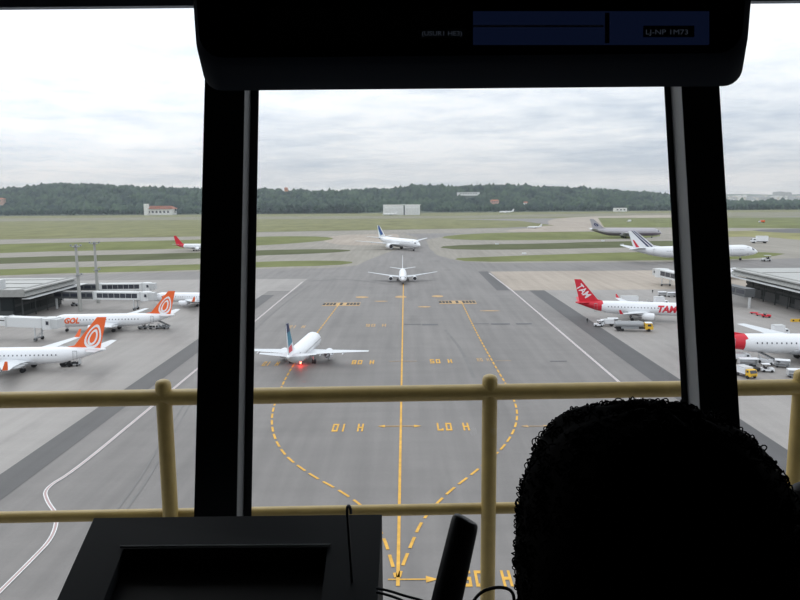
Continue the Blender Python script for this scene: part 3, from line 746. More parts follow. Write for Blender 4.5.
# 5 tricolour
T = airplane('long white airliner with blue and red slanted fin stripes behind the right jet bridge', 73.9, 62, 3.1, 5.2, 'tricolour')
n = at(757.5, 253, 4.6); t_ = Vector((n.x-88, n.y+12, 0)); set_plane(T, 73.9, nose=n, tail=(at(629.5, 250.2, 8.2)))
# 6 red-finned
T = airplane('white airliner with red fin and red tail cone parked beside the grey fuel truck', 37.6, 35, 2.1, 3.9, 'tam', tail_mat=RED, fin_mat=RED, title='TAM', title_x=.250, title_h=2.2, title_w=5.8, title_m=RED, winglet=RED, wls=.55)
set_plane(T, 37.6, tail=at(575.5, 303.3, 5.3), heading=R_(-15), length=41)
# 7 right edge
T = airplane('white airliner among baggage carts at the right edge, its tail behind the window post', 52, 38, 2.15, 3.9, tail_mat=RED, fin_mat=RED, livery='tam')
c = at(770, 343, 4.4); set_plane(T, 52, tail=at(688, 339, 5.8), heading=R_(-3.5), length=63)
# 8-10 orange-finned
def gol(label, wl=ORANGE): return airplane(label, 39.5, 35.8, 2.0, 3.5, 'loop', fin_mat=ORANGE, winglet=wl, wls=.85, title='GOL', title_x=.30, title_h=1.9, title_w=4.6, title_m=ORANGE, fin_h=7.6)
T = gol('white airliner with orange looped-oval fin, nearest of the orange-finned row'); set_plane(T, 39.5, tail=at(106, 351, 4.7), heading=R_(180+2), length=42.5)
T = gol('white airliner with orange looped-oval fin docked at the white jet bridge', None); set_plane(T, 39.5, tail=at(174.5, 315.8, 4.7), heading=R_(180+3), length=41)
T = gol('white airliner with orange winglet at the double jet bridge, tail behind the left window post'); set_plane(T, 39.5, nose=at(151, 297, 3.5), heading=R_(180-4), length=38.5)
# 11 far left red tail
T = airplane('small red-tailed white airliner far off at the left window post', 37.6, 34, 2.1, 3.9, 'plain', tail_mat=RED, fin_mat=RED)
set_plane(T, 37.6, tail=at(174.8, 244.4, 5.5), heading=R_(-6))
# 12 behind the bridge
T = airplane('white airliner nose peeping out right of the window post beside the terminal roof', 33, 30, 2.0, 3.6)
set_plane(T, 33, nose=at(738.5, 270, 3.4), heading=R_(38), length=29)
# distant ones
for lab, x0, x1, y, hd_ in (('tiny white airliner parked before the white hangar', 382.5, 397.5, 215.6, 176), ('tiny white airliner on the far runway right of the hangar', 499, 514, 213.4, 176),
                      ('small white jet on the middle runway left of the silver airliner', 527, 542, 228.6, 186)):
    T = airplane(lab, 37.6, 30, 2.1, 3.9, 'plain', detail=False, window=False, fin_h=6)
    c = at((x0+x1)/2, y); T.location = (c.x, c.y, .05 if y > 220 else 0); T.rotation_euler.z = R_(hd_); T.scale = ((x1-x0)/F*c.y/37.6,)*3

# ---------------------------------------------------------------- vehicles
def wheels(T, xs, w, r):
    for x in xs:
        for s in (1, -1):
            b = MB(); b.tube([(x, s*w/2-.14, r), (x, s*w/2+.14, r)], r, 12); b.build('wheel', DARK, T)
def fuel_truck(label, c, hd, cabm=YEL):
    T = thing('fuel_truck', label, 'truck', (c.x, c.y, .05), hd)
    b = MB(); b.box((-.8, 0, .95), (10.6, 1.4, .3)); b.build('chassis', DARK, T)
    sec = lambda x, k: [(x, 1.22*k*math.cos(a), 2.15+.95*k*math.sin(a)) for a in np.linspace(0, 2*PI, 20, False)]
    b = MB(); b.rings([sec(-6.1, .8), sec(-5.9, 1), sec(2.6, 1), sec(2.8, .8)]); t = b.build('tank', mat('tank_grey', (.33, .34, .35), .4, .3), T, True)
    b = MB(); b.box((-1.6, 0, 3.12), (7.4, .7, .08)); b.build('catwalk', LGREY, t)
    for x in (-4.4, -1.6, 1.2): b = MB(); b.tube([(x, 0, 3.1), (x, 0, 3.3)], .3, 10); b.build('hatch', LGREY, t)
    b = MB(); b.box((-1.5, -1.15, 1.25), (5.5, .3, .7)); b.build('side_locker', GREY, T)
    b = MB(); b.prism([(3.2, -1.2, .7), (5.7, -1.2, .7), (5.7, -1.2, 1.6), (5.2, -1.2, 2.7), (3.2, -1.2, 2.7)], (0, 2.4, 0)); k = b.build('cab', cabm, T)
    b = MB(); b.prism([(5.74, -1.05, 1.65), (5.26, -1.05, 2.55), (5.30, 1.05, 2.55), (5.78, 1.05, 1.65)], (.03, 0, 0)); b.build('windscreen', WGLS, k)
    b = MB(); b.box((4.4, 0, 2.76), (2.1, 2.3, .16)); b.build('cab_roof', WHITE, k)
    for s in (1, -1): b = MB(); b.box((4.5, s*1.21, 2.05), (1.1, .04, .7)); b.build('side_window', WGLS, k)
    wheels(T, (-5, -3.8, 4.4), 2.2, .5); return T
def box_truck(label, c, hd, bm=WHITE, cabm=WHITE, l=6.5, h=3.0, name='box_truck'):
    T = thing(name, label, 'truck', (c.x, c.y, .05), hd)
    b = MB(); b.box((0, 0, .75), (l, 1.5, .25)); b.build('chassis', DARK, T)
    b = MB(); b.box((-l*.16, 0, .9+(h-.9)/2), (l*.66, 2.3, h-.9)); k = b.build('cargo_box', bm, T)
    b = MB(); b.box((-l*.16, 0, h+.05), (l*.67, 2.36, .1)); b.build('roof_cap', LGREY, k)
    b = MB(); b.prism([(l*.2, -1.05, .6), (l*.5, -1.05, .6), (l*.5, -1.05, 1.35), (l*.42, -1.05, 2.15), (l*.2, -1.05, 2.15)], (0, 2.1, 0)); k = b.build('cab', cabm, T)
    b = MB(); b.prism([(l*.503, -.9, 1.38), (l*.427, -.9, 2.05), (l*.43, .9, 2.05), (l*.508, .9, 1.38)], (.03, 0, 0)); b.build('windscreen', WGLS, k)
    for s in (1, -1): b = MB(); b.box((l*.32, s*1.06, 1.7), (l*.13, .04, .5)); b.build('side_window', WGLS, k)
    wheels(T, (-l*.33, l*.34), 2.0, .42); return T
def tug(label, c, hd, m=WHITE, canopy=True):
    T = thing('baggage_tug', label, 'tug', (c.x, c.y, .05), hd)
    b = MB(); b.prism([(-1.4, -.75, .35), (1.5, -.75, .35), (1.5, -.75, .95), (.3, -.75, 1.1), (.2, -.75, .8), (-.9, -.75, .8), (-1.0, -.75, 1.05), (-1.4, -.75, 1.0)], (0, 1.5, 0)); b.build('body', m, T)
    b = MB(); b.box((-.45, 0, 1.0), (.6, 1.0, .35)); b.box((-.75, 0, 1.3), (.12, 1.0, .5)); b.build('seat', DARK, T)
    if canopy:
        b = MB()
        for x in (-1.2, .4):
            for y in (-.65, .65): b.tube([(x, y, .9), (x, y, 1.95)], .035, 6)
        b.build('canopy_posts', DARK, T); b = MB(); b.box((-.4, 0, 2.0), (1.9, 1.5, .1)); b.build('canopy', m, T)
    b = MB(); b.tube([(.25, 0, 1.1), (.0, 0, 1.35)], .03, 6); b.tube([(.0, 0, 1.33), (-.03, 0, 1.37)], .2, 12); b.build('steering_wheel', DARK, T)
    wheels(T, (-.9, .95), 1.3, .33); return T
def cart(label, c, hd, m=WHITE, covered=True, group=None, l=3.4):
    T = thing('baggage_cart', label, 'cart', (c.x, c.y, .05), hd, group)
    b = MB(); b.box((0, 0, .55), (l, 1.6, .14)); b.tube([(l/2, 0, .5), (l/2+1.0, 0, .45)], .05, 6); b.build('deck', GREY, T)
    b = MB()
    for x in (-l/2+.08, l/2-.08): b.box((x, 0, 1.25), (.08, 1.55, 1.3))
    b.build('end_panel', LGREY, T)
    if covered:
        b = MB(); b.prism([(-l/2, -.85, 1.85), (-l/2, .85, 1.85), (-l/2, .6, 2.1), (-l/2, -.6, 2.1)], (l, 0, 0)); b.build('cover', m, T)
        b = MB(); b.box((0, .76, 1.3), (l-.3, .03, 1.1)); b.build('curtain', m, T)
    else:
        b = MB()
        for k in range(3): b.box((-l/2+.6+k*(l-1.2)/2, random.uniform(-.2, .2), .85), (.7, .9, .45), random.uniform(-.3, .3))
        b.build('bags', DARK, T)
    wheels(T, (-l*.33, l*.33), 1.4, .25); return T
def belt_loader(label, c, hd, m=WHITE, up=2.4):
    T = thing('belt_loader', label, 'loader', (c.x, c.y, .05), hd)
    b = MB(); b.box((0, 0, .7), (4.6, 1.7, .6)); b.box((-1.2, .55, 1.2), (1.2, .6, .5)); b.build('body', m, T)
    b = MB(); b.prism([(-3.4, -.35, 1.0), (3.6, -.35, 1.0+up*.75), (3.6, -.35, 1.25+up*.75), (-3.4, -.35, 1.25)], (0, .75, 0)); k = b.build('belt_boom', GREY, T)
    b = MB(); b.prism([(-3.3, -.28, 1.27), (3.5, -.28, 1.27+up*.75), (3.5, -.28, 1.31+up*.75), (-3.3, -.28, 1.31)], (0, .6, 0)); b.build('belt', DARK, k)
    b = MB()
    for x in (0, 2.4): b.tube([(x, 0, .9), (x+.4, 0, 1.0+up*.75*(x+3.4)/7)], .07, 6)
    b.build('lift_arm', METAL, T); wheels(T, (-1.6, 1.6), 1.6, .38); return T
g = lambda x, y: at(x, y)
fuel_truck('grey tanker truck with a yellow and white cab beside the red-finned airliner', g(634, 331), R_(-7))
tug('white tug with canopy, leftmost of the vehicles behind the grey tanker', g(598.5, 326.5), R_(170))
box_truck('small white van between tug and grey tanker', g(606.5, 326), R_(175), l=4.6, h=2.2, name='service_van')
cart('white covered cart under the wing of the red-finned airliner', g(612.5, 324), R_(-5))
box_truck('white catering truck behind the fuselage of the red-finned airliner', g(633, 307.5), R_(0), l=9.5, h=4.4)
box_truck('white box truck right of the catering truck behind the red-finned airliner', g(661, 306), R_(0), l=5.5, h=3.6)
cart('open cart of dark bags between the two trucks behind the red-finned airliner', g(651, 304.5), R_(0), covered=False)
cart('white covered cart left of a pair near the right window post', g(662, 296.4), R_(-5)); cart('white covered cart right of a pair near the right window post', g(671.5, 297.0), R_(-5))
tug('red tug towing flat dollies in front of the right terminal', g(766, 317.5), R_(-20), RED, False)
for k, (x, y) in enumerate(((759.5, 315.8), (754, 314))):
    c = g(x, y); T = thing('flat_dolly', ('red flat dolly coupled right behind the red tug', 'red flat dolly at the tail of the red tug train')[k], 'dolly', (c.x, c.y, .05), R_(-20))
    b = MB(); b.box((0, 0, .5), (2.6, 1.6, .18)); b.build('deck', RED, T); b = MB(); b.tube([(1.3, 0, .45), (2.1, 0, .42)], .05, 6); b.build('tow_bar', DARK, T); wheels(T, (-.8, .8), 1.3, .22)
tug('grey pushback tug at the nose of the tricolour-finned airliner', g(766, 261.3), R_(180), LGREY, True).scale = (1.9,)*3
box_truck('white tanker-like truck on the taxiway beyond the long striped-fin airliner', g(759, 243.2), R_(170), l=7, h=3.2).scale = (2,)*3
box_truck('orange and white fire truck alone on the far grass at right', g(761.5, 222.8), R_(175), bm=ORANGE, l=6, h=2.8, name='fire_truck').scale = (1.5,)*3
box_truck('white van on the far runway above the silver airliner', g(629, 222), R_(175), l=7, h=3.8, name='service_van')
# right-hand stand
belt_loader('belt loader raised to the open hold of the airliner at the right edge', g(767.5, 364), R_(118))
tug('white baggage tug right below the belt loader', g(767, 372), R_(-12))
cart('white covered cart right of the belt loader', g(782, 367.5), R_(-24)); cart('white covered cart in the lower right corner of the stand above the railing', g(794.5, 377.5), R_(-12))
box_truck('white truck with yellow front nearest the railing by the right window post', g(746, 377), R_(-75), cabm=YEL, l=4.8, h=2.4)
cart('long white flat-roofed cart above the yellow-fronted truck', g(747.5, 366), R_(-5), l=4.6); box_truck('white van at the right window post, half hidden', g(739.5, 361.5), R_(0), l=5, h=2.2, name='service_van')
tug('dark tug between the yellow-fronted truck and belt loader', g(753, 371), R_(-70), DARK, False)
box_truck('white truck on the far side of the airliner at the right edge', g(780, 335.5), R_(0), l=4.8, h=3.2)
# left stands
tug('dark tug under the belly of the nearest orange-finned airliner', g(67, 366.5), R_(180), DARK, False); cart('cart of dark bags under the belly of the nearest orange-finned airliner', g(74, 366), R_(180), covered=False)
tug('dark tug under the belly of the orange-finned airliner at the white bridge', g(143, 329), R_(180), GREY, False)
belt_loader('belt loader under the tail of the orange-finned airliner at the white bridge', g(163, 328.5), R_(150), GREY)
cart('open cart of bags beside the belt loader under the orange fin', g(154, 329), R_(180), covered=False)
tug('grey tug beyond the two lamp masts', g(75, 306), R_(0), GREY, False)
c = g(796, 321.8); T = thing('barrier_block', 'yellow barrier block on the pavement below the right terminal', 'barrier', (c.x, c.y, .05)); b = MB(); b.prism([(-1.8, -.4, 0), (-1.8, .4, 0), (-1.8, .2, .95), (-1.8, -.2, .95)], (3.6, 0, 0)); b.build('block', YEL, T)
for s in (-1, 1): b = MB(); b.box((s*1.1, -.34, .5), (.5, .1, .5)); b.build('stripe', DARK, T)
for k, (x, y, lab) in enumerate(((603, 242, 'small white runway sign in the dark grass left of the striped fin'), (622, 246, 'small white runway sign nearest the striped fin'), (497, 245, 'small white runway sign in the dark grass at centre right'), (524, 255, 'small white runway sign on the grass edge right of centre'))):
    c = g(x, y); T = thing('runway_sign', lab, 'sign', (c.x, c.y, .1)); b = MB(); b.box((0, 0, 1.1), (3.2, .3, 1.2)); b.build('panel', WHITE, T)
    b = MB(); b.box((-1.2, 0, .25), (.15, .15, .5)); b.box((1.2, 0, .25), (.15, .15, .5)); b.build('leg', GREY, T)
# ground crew: tiny standing figures
def worker(label, c, vest):
    me = bpy.data.meshes.new('worker')
    V = [(0, 0, .95), (0, 0, 1.2), (0, 0, 1.45), (0, 0, 1.58), (0, 0, 1.70), (.2, 0, 1.42), (.27, .02, 1.15), (.25, .1, .9), (-.2, 0, 1.42), (-.27, .02, 1.15), (-.25, .1, .9), (.1, 0, .88), (.12, .02, .5), (.13, 0, .08), (.13, .14, .04), (-.1, 0, .88), (-.12, .02, .5), (-.13, 0, .08), (-.13, .14, .04)]
    E = [(0, 1), (1, 2), (2, 3), (3, 4), (2, 5), (5, 6), (6, 7), (2, 8), (8, 9), (9, 10), (0, 11), (11, 12), (12, 13), (13, 14), (0, 15), (15, 16), (16, 17), (17, 18)]
    rr = [.15, .15, .16, .06, .10, .07, .05, .04, .07, .05, .04, .10, .07, .05, .04, .10, .07, .05, .04]
    me.from_pydata(V, E, []); o = bpy.data.objects.new('person', me); COL.objects.link(o)
    o.modifiers.new('s', 'SKIN')
    for i, r in enumerate(rr): me.skin_vertices[0].data[i].radius = (r, r)
    me.skin_vertices[0].data[0].use_root = True
    o.modifiers.new('u', 'SUBSURF').levels = 1; me.materials.append(vest); o.location = (c.x, c.y, .05)
    tag(o, label, 'person')
worker('person in dark clothes standing behind the tail of the red-finned airliner', g(587.2, 323), DARK)
worker('person in dark clothes standing on the pale concrete near the right jet bridge', g(652.5, 293.5), DARK)
worker('person standing on the far side of the airliner at the right edge', g(769.5, 334), NAVY)
worker('person in white standing by the belt loader at the right edge', g(760, 362), WHITE)

# ---------------------------------------------------------------- terminals, bridges, masts
ROOF = mat('roof_panel_grey', (.40, .40, .385), .6, noise=.08, nscale=.2); FASC = mat('ribbed_fascia_grey', (.30, .30, .285), .6, noise=.1, nscale=.5)
TGL = mat('terminal_dark_glass', (.02, .025, .027), .4, spec=.2); TWALL = mat('terminal_dark_wall', (.05, .055, .055), .6)
def pier(label, X, dirx, Y0_, Y1_, depth, h):
    T = thing('terminal_pier', label, 'building', (X, Y0_, 0))
    ln = Y1_-Y0_; k = dirx
    b = MB(); b.box((k*(depth/2+3), ln/2, (h-2)/2), (depth, ln-2, h-2)); wl_ = b.build('wall', TWALL, T)
    for f_ in range(2):
        n = max(int(ln/6), 3)
        for i in range(n):
            b = MB(); b.box((k*3-k*.1, (i+.5)*ln/n, 3+f_*3.4 if h > 9 else 4), (.2, ln/n*.86, 2.6)); b.build('glass_panel', TGL, wl_)
    for i in range(6):
        b = MB(); b.box((k*(5+i*6), .9, h*.5), (5.2, .2, h*.45)); b.build('glass_panel', TGL, wl_)
    b = MB(); b.box((k*(depth/2-1), ln/2, h), (depth+4, ln+3, .5)); b.build('roof', ROOF, T)
    # sloped fascia round the edge
    b = MB(); e_ = -k*3; b.prism([(e_, -1.8, h-2.2), (e_, -1.8, h-1.9), (e_+k*2.2, -1.8, h+.6), (e_+k*2.8, -1.8, h+.6), (e_+k*2.8, -1.8, h-2.2)], (0, ln+3.6, 0)); fa = b.build('fascia', FASC, T)
    n = int(ln/2.2)
    for i in range(n):
        y = -1.6+i*(ln+3.2)/n; b = MB(); b.add([(e_-k*.06, y-.12, h-2.0), (e_-k*.06, y+.12, h-2.0), (e_+k*2.14, y+.12, h+.62), (e_+k*2.14, y-.12, h+.62)], [(0, 1, 2, 3)]); b.v = [(x-k*.02, yy, z) for x, yy, z in b.v]; b.build('fascia_rib', ROOF, fa, fix=False)
    b = MB(); b.box((k*(depth/2-1), -1.9, h-.8), (depth+4, .5, 2.6)); b.build('front_fascia', FASC, T)
    b = MB(); b.box((e_-k*.2, ln/2+3, h-2.9), (3.0, ln+9, .22)); b.build('canopy', LGREY, T)
    for i in range(max(int(ln/9), 3)):
        b = MB(); b.tube([(k*.2, 2+i*9, 0), (k*.2, 2+i*9, h-2.3)], .22, 8); b.build('column', TWALL, T)
    for i in range(3):
        b = MB(); b.box((k*(depth/2-1), ln*(i+.5)/3, h+.35), (depth, .3, .25)); b.build('roof_seam', FASC, T)
    return T
T = pier('low dark-glazed terminal with pale flat roof at the left edge', -141, -1, 253, 291, 60, 10.6)
b = MB(); b.box((-12.5, 3, 12.4), (9, 6, 3.6)); k = b.build('roof_plant_room', LGREY, T); b = MB(); b.box((-10, -.1, 12.8), (3, .3, 1.8)); b.build('louvre', TGL, k)
T = pier('terminal with ribbed pale roof edge over dark bays at the right edge', 146, 1, 200, 304, 60, 11.2)
b = MB(); b.box((24, 72, 13), (9, 9, 4)); b.build('roof_plant_room', LGREY, T)
for i in range(9):
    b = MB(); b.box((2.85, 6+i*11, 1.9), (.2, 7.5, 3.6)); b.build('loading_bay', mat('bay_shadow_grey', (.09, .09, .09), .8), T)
def bridge(label, a, c, w=3.2, h=3.0, z=4.2, m=WHITE, dark=None, win=True, cab_rot=0, group=None, ytext=None):
    a, c = Vector(a), Vector(c); d = c-a; d.z = 0; ln = d.length; T = thing('jet_bridge', label, 'jet bridge', (a.x, a.y, 0), math.atan2(d.y, d.x))
    l1 = ln*.45
    b = MB(); b.box((l1/2, 0, z+h/2), (l1, w*.88, h*.88)); t1 = b.build('inner_tunnel', dark or m, T)
    b = MB(); b.box((l1+(ln-l1)/2-.5, 0, z+h/2), (ln-l1, w, h)); t2 = b.build('outer_tunnel', m, T)
    if win:
        n = 7
        for i in range(n):
            for s in (1, -1): b = MB(); b.box((l1+1.2+(ln-l1-4)*(i+.5)/n, s*(w/2+.03), z+h*.54), ((ln-l1-4)/n*.93, .06, h*.6)); b.build('window', WGLS, t2)
        for i in range(5):
            for s in (1, -1): b = MB(); b.box((l1*(i+.5)/5, s*(w*.44+.03), z+h*.55), (l1/5*.8, .06, h*.42)); b.build('window', WGLS, t1)
    for x in (l1, ln-1.5): b = MB(); b.box((x, 0, z+h/2), (.5, w*1.1, h*1.12)); b.build('frame_collar', LGREY, T)
    b = MB(); b.tube([(ln, 0, z-.3), (ln, 0, z+h+.1)], w*.72, 14); cb_ = b.build('rotunda_cab', m, T)
    b = MB(); b.box((ln+w*.75, 0, z+h*.48), (w*.9, w*1.05, h*.92)); hd = b.build('cab_hood', LGREY, cb_); 
    b = MB(); b.box((ln+w*.3, w*.74, z+h*.6), (.9, .1, 1.1)); b.box((ln+w*.3, -w*.74, z+h*.6), (.9, .1, 1.1)); b.build('cab_window', WGLS, cb_)
    for s in (1, -1):
        b = MB(); b.box((ln-4.5, s*w*.45, z/2), (.45, .3, z)); b.build('leg', LGREY, T)
        b = MB(); b.tube([(ln-4.5, s*w*.45-.25, .55), (ln-4.5, s*w*.45+.25, .55)], .55, 12); b.build('wheel', DARK, T)
    b = MB(); b.box((ln-4.5, 0, .9), (.6, w*1.1, .4)); b.build('axle_beam', GREY, T)
    b = MB(); b.tube([(0, 0, 0), (0, 0, z)], .5, 10); b.build('pedestal', LGREY, T)
    b = MB()
    for i in range(8): b.box((ln-.5-i*.45, -w*.85, z-.4-i*(z-.4)/8), (.5, .9, .08))
    b.build('service_stair', GREY, T)
    if ytext:
        vs, fs = text_geo('▬ ▬▬', 0, 0) if False else (None, None)
        for s in (1, -1):
            for i, (x, l_) in enumerate(((2.5, 1.2), (5.2, 3.4), (9.2, .8))): b = MB(); b.box((x+6, s*(w*.44+.04), z+h*.62), (l_, .05, .28)); b.build('stripe_marking', DARK if i == 1 else RED, t1)
    return T
WB = mat('bridge_white', (.68, .69, .69), .5); DB = mat('bridge_dark_corridor', (.10, .105, .11), .5)
bridge('white jet bridge with red and dark side stripes at the left edge', at(-22, 320, 5.6), at(50, 323, 5.6), m=WB, win=False, ytext=True)
bridge('lower of the two glazed jet bridges beside the lamp masts', at(56, 295, 5.6), at(146, 296, 5.6), m=WB, dark=DB)
bridge('upper and farther of the two glazed jet bridges beside the lamp masts', at(62, 287.6, 5.6), at(147, 286.5, 5.6), m=WB, dark=DB)
bridge('grey jet bridge reaching out from the right terminal behind the window post', at(750, 294, 5.6), at(662, 273.5, 5.6), m=WB, dark=DB, w=4.5, h=3.6)
def mast(label, base, h):
    T = thing('floodlight_mast', label, 'mast', (base.x, base.y, 0))
    b = MB(); b.tube([(0, 0, 0), (0, 0, h)], [.75, .45], 12); b.build('pole', mat('mast_concrete', (.36, .36, .34), .7), T)
    for z, s in ((h-.3, 1.3), (h*.55, 1.0)):
        b = MB(); b.tube([(0, 0, z-.15), (0, 0, z+.15)], 1.1*s, 12); r = b.build('platform', GREY, T)
        for a in range(4 if z > h*.8 else 2):
            an = a*PI/2+.3; b = MB(); b.box((1.35*s*math.cos(an), 1.35*s*math.sin(an), z+.5), (.7, .7, .6), an); b.build('floodlight', GREY, r)
    return T
mast('grey floodlight mast standing left of a pair, base on the near pavement', at(80.5, 311), 25.6)
mast('grey floodlight mast standing right of a pair, behind the jet bridges', at(98.5, 303), 25.4)

# ---------------------------------------------------------------- balcony railing outside the glass
CREAM = mat('cream_yellow_paint', (0.47, 0.34, 0.115), 0.4, noise=.14, nscale=9)
z1, z2 = EYE-.68, EYE-1.12
a1, c1 = at(-60, 401, z1), at(860, 386, z1); a2, c2 = at(-60, 518.5, z2), at(505, 508, z2); c2 = c2+(c2-a2)*.62
T = thing('balcony_railing', 'cream-yellow tubular railing on the balcony just outside the windows', 'railing', ((a1.x+c1.x)/2, (a1.y+c1.y)/2, EYE-1.9))
off = -Vector(T.location)
b = MB(); b.tube([a1+off, c1+off], .0285, 20); b.build('top_rail', CREAM, T, True)
b = MB(); b.tube([a2+off, c2+off], .0205, 16); b.build('lower_rail', CREAM, T, True)
def onrail(px):
    best = None
    for k in range(2001):
        p = a1+(c1-a1)*k/2000; v = Mrot.transposed() @ (p-Vector((0, 0, EYE))); x = 400+v.x/-v.z*F
        if best is None or abs(x-px) < best[0]: best = (abs(x-px), p)
    return best[1]
for px in (-158, 164, 490, 801):
    if px == -158: p = onrail(164)*2-onrail(490)
    else: p = onrail(px)
    x, y = p.x, p.y; prof_ = [(EYE-1.9, .027), (EYE-.645, .027), (EYE-.632, .0265), (EYE-.622, .022), (EYE-.617, .012), (EYE-.6155, .002)]
    b = MB(); b.rings([[(x+off.x+r*math.cos(a), y+off.y+r*math.sin(a), z+off.z) for a in np.linspace(0, 2*PI, 20, False)] for z, r in prof_]); k = b.build('post', CREAM, T, True)
    b = MB(); b.tube([Vector((x, y, EYE-1.9))+off, Vector((x, y, EYE-1.88))+off], .06, 16); b.build('foot_plate', CREAM, k)
CON = mat('tower_concrete', (.40, .39, .37), .8, noise=.1, nscale=3)
b = MB(); b.box((0, 1.95, EYE-2.02), (7, 1.25, .24)); struct('balcony', b, CON)
b = MB(); b.tube([(0, -1.2, 0), (0, -1.2, EYE-2.2)], [3.6, 3.2], 32); struct('tower_shaft', b, CON)
b = MB(); b.box((0, -1.2, EYE-1.95), (8, 5.1, .4)); struct('tower_platform', b, CON)

# ---------------------------------------------------------------- the control cab
b = MB(); b.box((0, -.9, EYE+1.02), (7.6, 6.5, .22)); struct('shading_eave_roof', b, mat('shading_eave_grey', (.3, .3, .3), .7))  # unseen roof, its overhang added to shade the balcony railing
BLKP = mat('black_frame_paint', (.022, .027, .033), .5); CAB = mat('dark_cab_lining', (.06, .06, .064), .8); STRP = mat('grey_aluminium_strip', (.24, .245, .25), .6)
FLZ = EYE-1.53; CEZ = EYE+.75; WX = 2.6
LEAN = .27
def wp(px, py, off=0.0):     # view ray met with the leaning window plane
    d = ray(px, py); n = Vector((0, -1, LEAN)).normalized(); p0 = Vector((0, 1.2+off, EYE-.85)); t_ = n.dot(p0-Vector((0, 0, EYE)))/n.dot(d)
    return Vector((0, 0, EYE))+d*t_
def wz(z, off=0.0): return 1.2+off+LEAN*(z-(EYE-.85))
b = MB(); b.box((0, -1.2, FLZ-.08), (5.4, 4.9, .16)); struct('floor', b, mat('dark_carpet', (.08, .08, .085), .95, noise=.2, nscale=30))
b = MB(); b.box((0, -1.0, CEZ+.06), (5.6, 5.4, .12)); struct('ceiling', b, CAB)
b = MB(); b.box((0, -3.6, EYE-.4), (5.4, .12, 2.5)); struct('blackout_wall_back', b, CAB)  # solid unseen wall added to keep daylight out, instead of glass
for s, nm in ((-1, 'blackout_wall_left'), (1, 'blackout_wall_right')):
    b = MB(); b.box((s*2.68, -1.1, EYE-.4), (.12, 5.1, 2.5)); struct(nm, b, CAB)  # unseen solid sides, added so the cab interior stays dark
b = MB(); b.box((0, 1.2, (FLZ+EYE-.88)/2), (5.3, .10, EYE-.88-FLZ)); struct('wall_front', b, CAB)
# header above the glass
zh0 = wp(100, 6.5).z; zh1 = wp(775, 1).z
b = MB(); y0, y1 = wz(zh0), wz(CEZ)
b.prism([(-2.7, y0, zh0), (-2.7, y0+.02, zh0), (-2.7, y1+.02, CEZ), (-2.7, y1, CEZ)], (2.7, 0, 0)); b.prism([(0, wz(zh1), zh1), (0, wz(zh1)+.02, zh1), (0, y1+.02, CEZ), (0, y1, CEZ)], (2.7, 0, 0))
struct('trim_1', b, mat('blue_grey_header', (.36, .42, .50), .6))
b = MB(); b.box((0, wz(EYE-.86)+.01, EYE-.87), (5.3, .14, .04)); struct('trim_2', b, BLKP)
def mullion(n, plate, front, side_left, gask):
    # plate: flat frame lying in the window plane; front: room-side face of the box bar that stands proud of it
    nrm = Vector((0, 1, -LEAN)).normalized(); dp = -.058; zt, zb = CEZ-.02, EYE-.86
    def quad(q, off):
        (yt, xl0, xr0), (yb, xl1, xr1) = q
        def ext(xa, xb, z):
            p, r = wp(xa, yt, off), wp(xb, yb, off); k = (z-p.z)/(r.z-p.z); return p+(r-p)*k
        return [ext(xl0, xl1, zt), ext(xr0, xr1, zt), ext(xr0, xr1, zb), ext(xl0, xl1, zb)]
    A = quad(plate, 0); B = [p+nrm*.04 for p in A]
    for i in range(4):
        inner = (i in (1, 2)) if A[0].x < 0 else (i in (0, 3))
        B[i].x += (-.035 if A[0].x < 0 else .045) if inner else 0
    FC = [(0, 1, 2, 3), (7, 6, 5, 4), (0, 4, 5, 1), (1, 5, 6, 2), (2, 6, 7, 3), (3, 7, 4, 0)]
    b = MB(); b.add(A+B, FC); o = struct('trim_%d' % n, b, BLKP)
    Fq = quad(front, dp); Bq = [Vector((p.x, p.y-dp-.001, p.z)) for p in Fq]
    b = MB(); b.add(Fq+Bq, FC); b.build('box_bar', BLKP, o)
    i0, i1 = (1, 2) if A[0].x < 0 else (0, 3); k = .0015 if A[0].x < 0 else -.0015
    b = MB(); b.prism([Fq[i0], Fq[i1], Bq[i1], Bq[i0]], (k, 0, 0)); b.build('metal_strip', STRP, o)
mullion(3, ((88, 204.5, 259), (517, 194, 251.5)), ((90, 206, 244), (517, 195, 236)), 1, 0)
mullion(4, ((87, 664, 719.5), (400, 681.5, 738.5)), ((87, 682, 718), (380, 699, 736)), 1, 0)
# panes of glass
gm = bpy.data.materials.new('window_glass'); gm.use_nodes = True; t = gm.node_tree; t.nodes.clear()
go = t.nodes.new('ShaderNodeOutputMaterial'); gmix = t.nodes.new('ShaderNodeMixShader'); gt = t.nodes.new('ShaderNodeBsdfTransparent'); gg = t.nodes.new('ShaderNodeBsdfGlossy')
gt.inputs[0].default_value = (.975, .985, .985, 1); gg.inputs['Roughness'].default_value = .0; lw = t.nodes.new('ShaderNodeLayerWeight'); lw.inputs[0].default_value = .5
pw = t.nodes.new('ShaderNodeMath'); pw.operation = 'POWER'; pw.inputs[1].default_value = 5; t.links.new(lw.outputs['Facing'], pw.inputs[0])
fr = t.nodes.new('ShaderNodeMath'); fr.operation = 'MULTIPLY_ADD'; t.links.new(pw.outputs[0], fr.inputs[0]); fr.inputs[1].default_value = .94; fr.inputs[2].default_value = .05
t.links.new(fr.outputs[0], gmix.inputs[0]); t.links.new(gt.outputs[0], gmix.inputs[1]); t.links.new(gg.outputs[0], gmix.inputs[2]); t.links.new(gmix.outputs[0], go.inputs[0])
xm = [-2.6, (wp(227, 300)).x, (wp(700, 300)).x, 2.6]
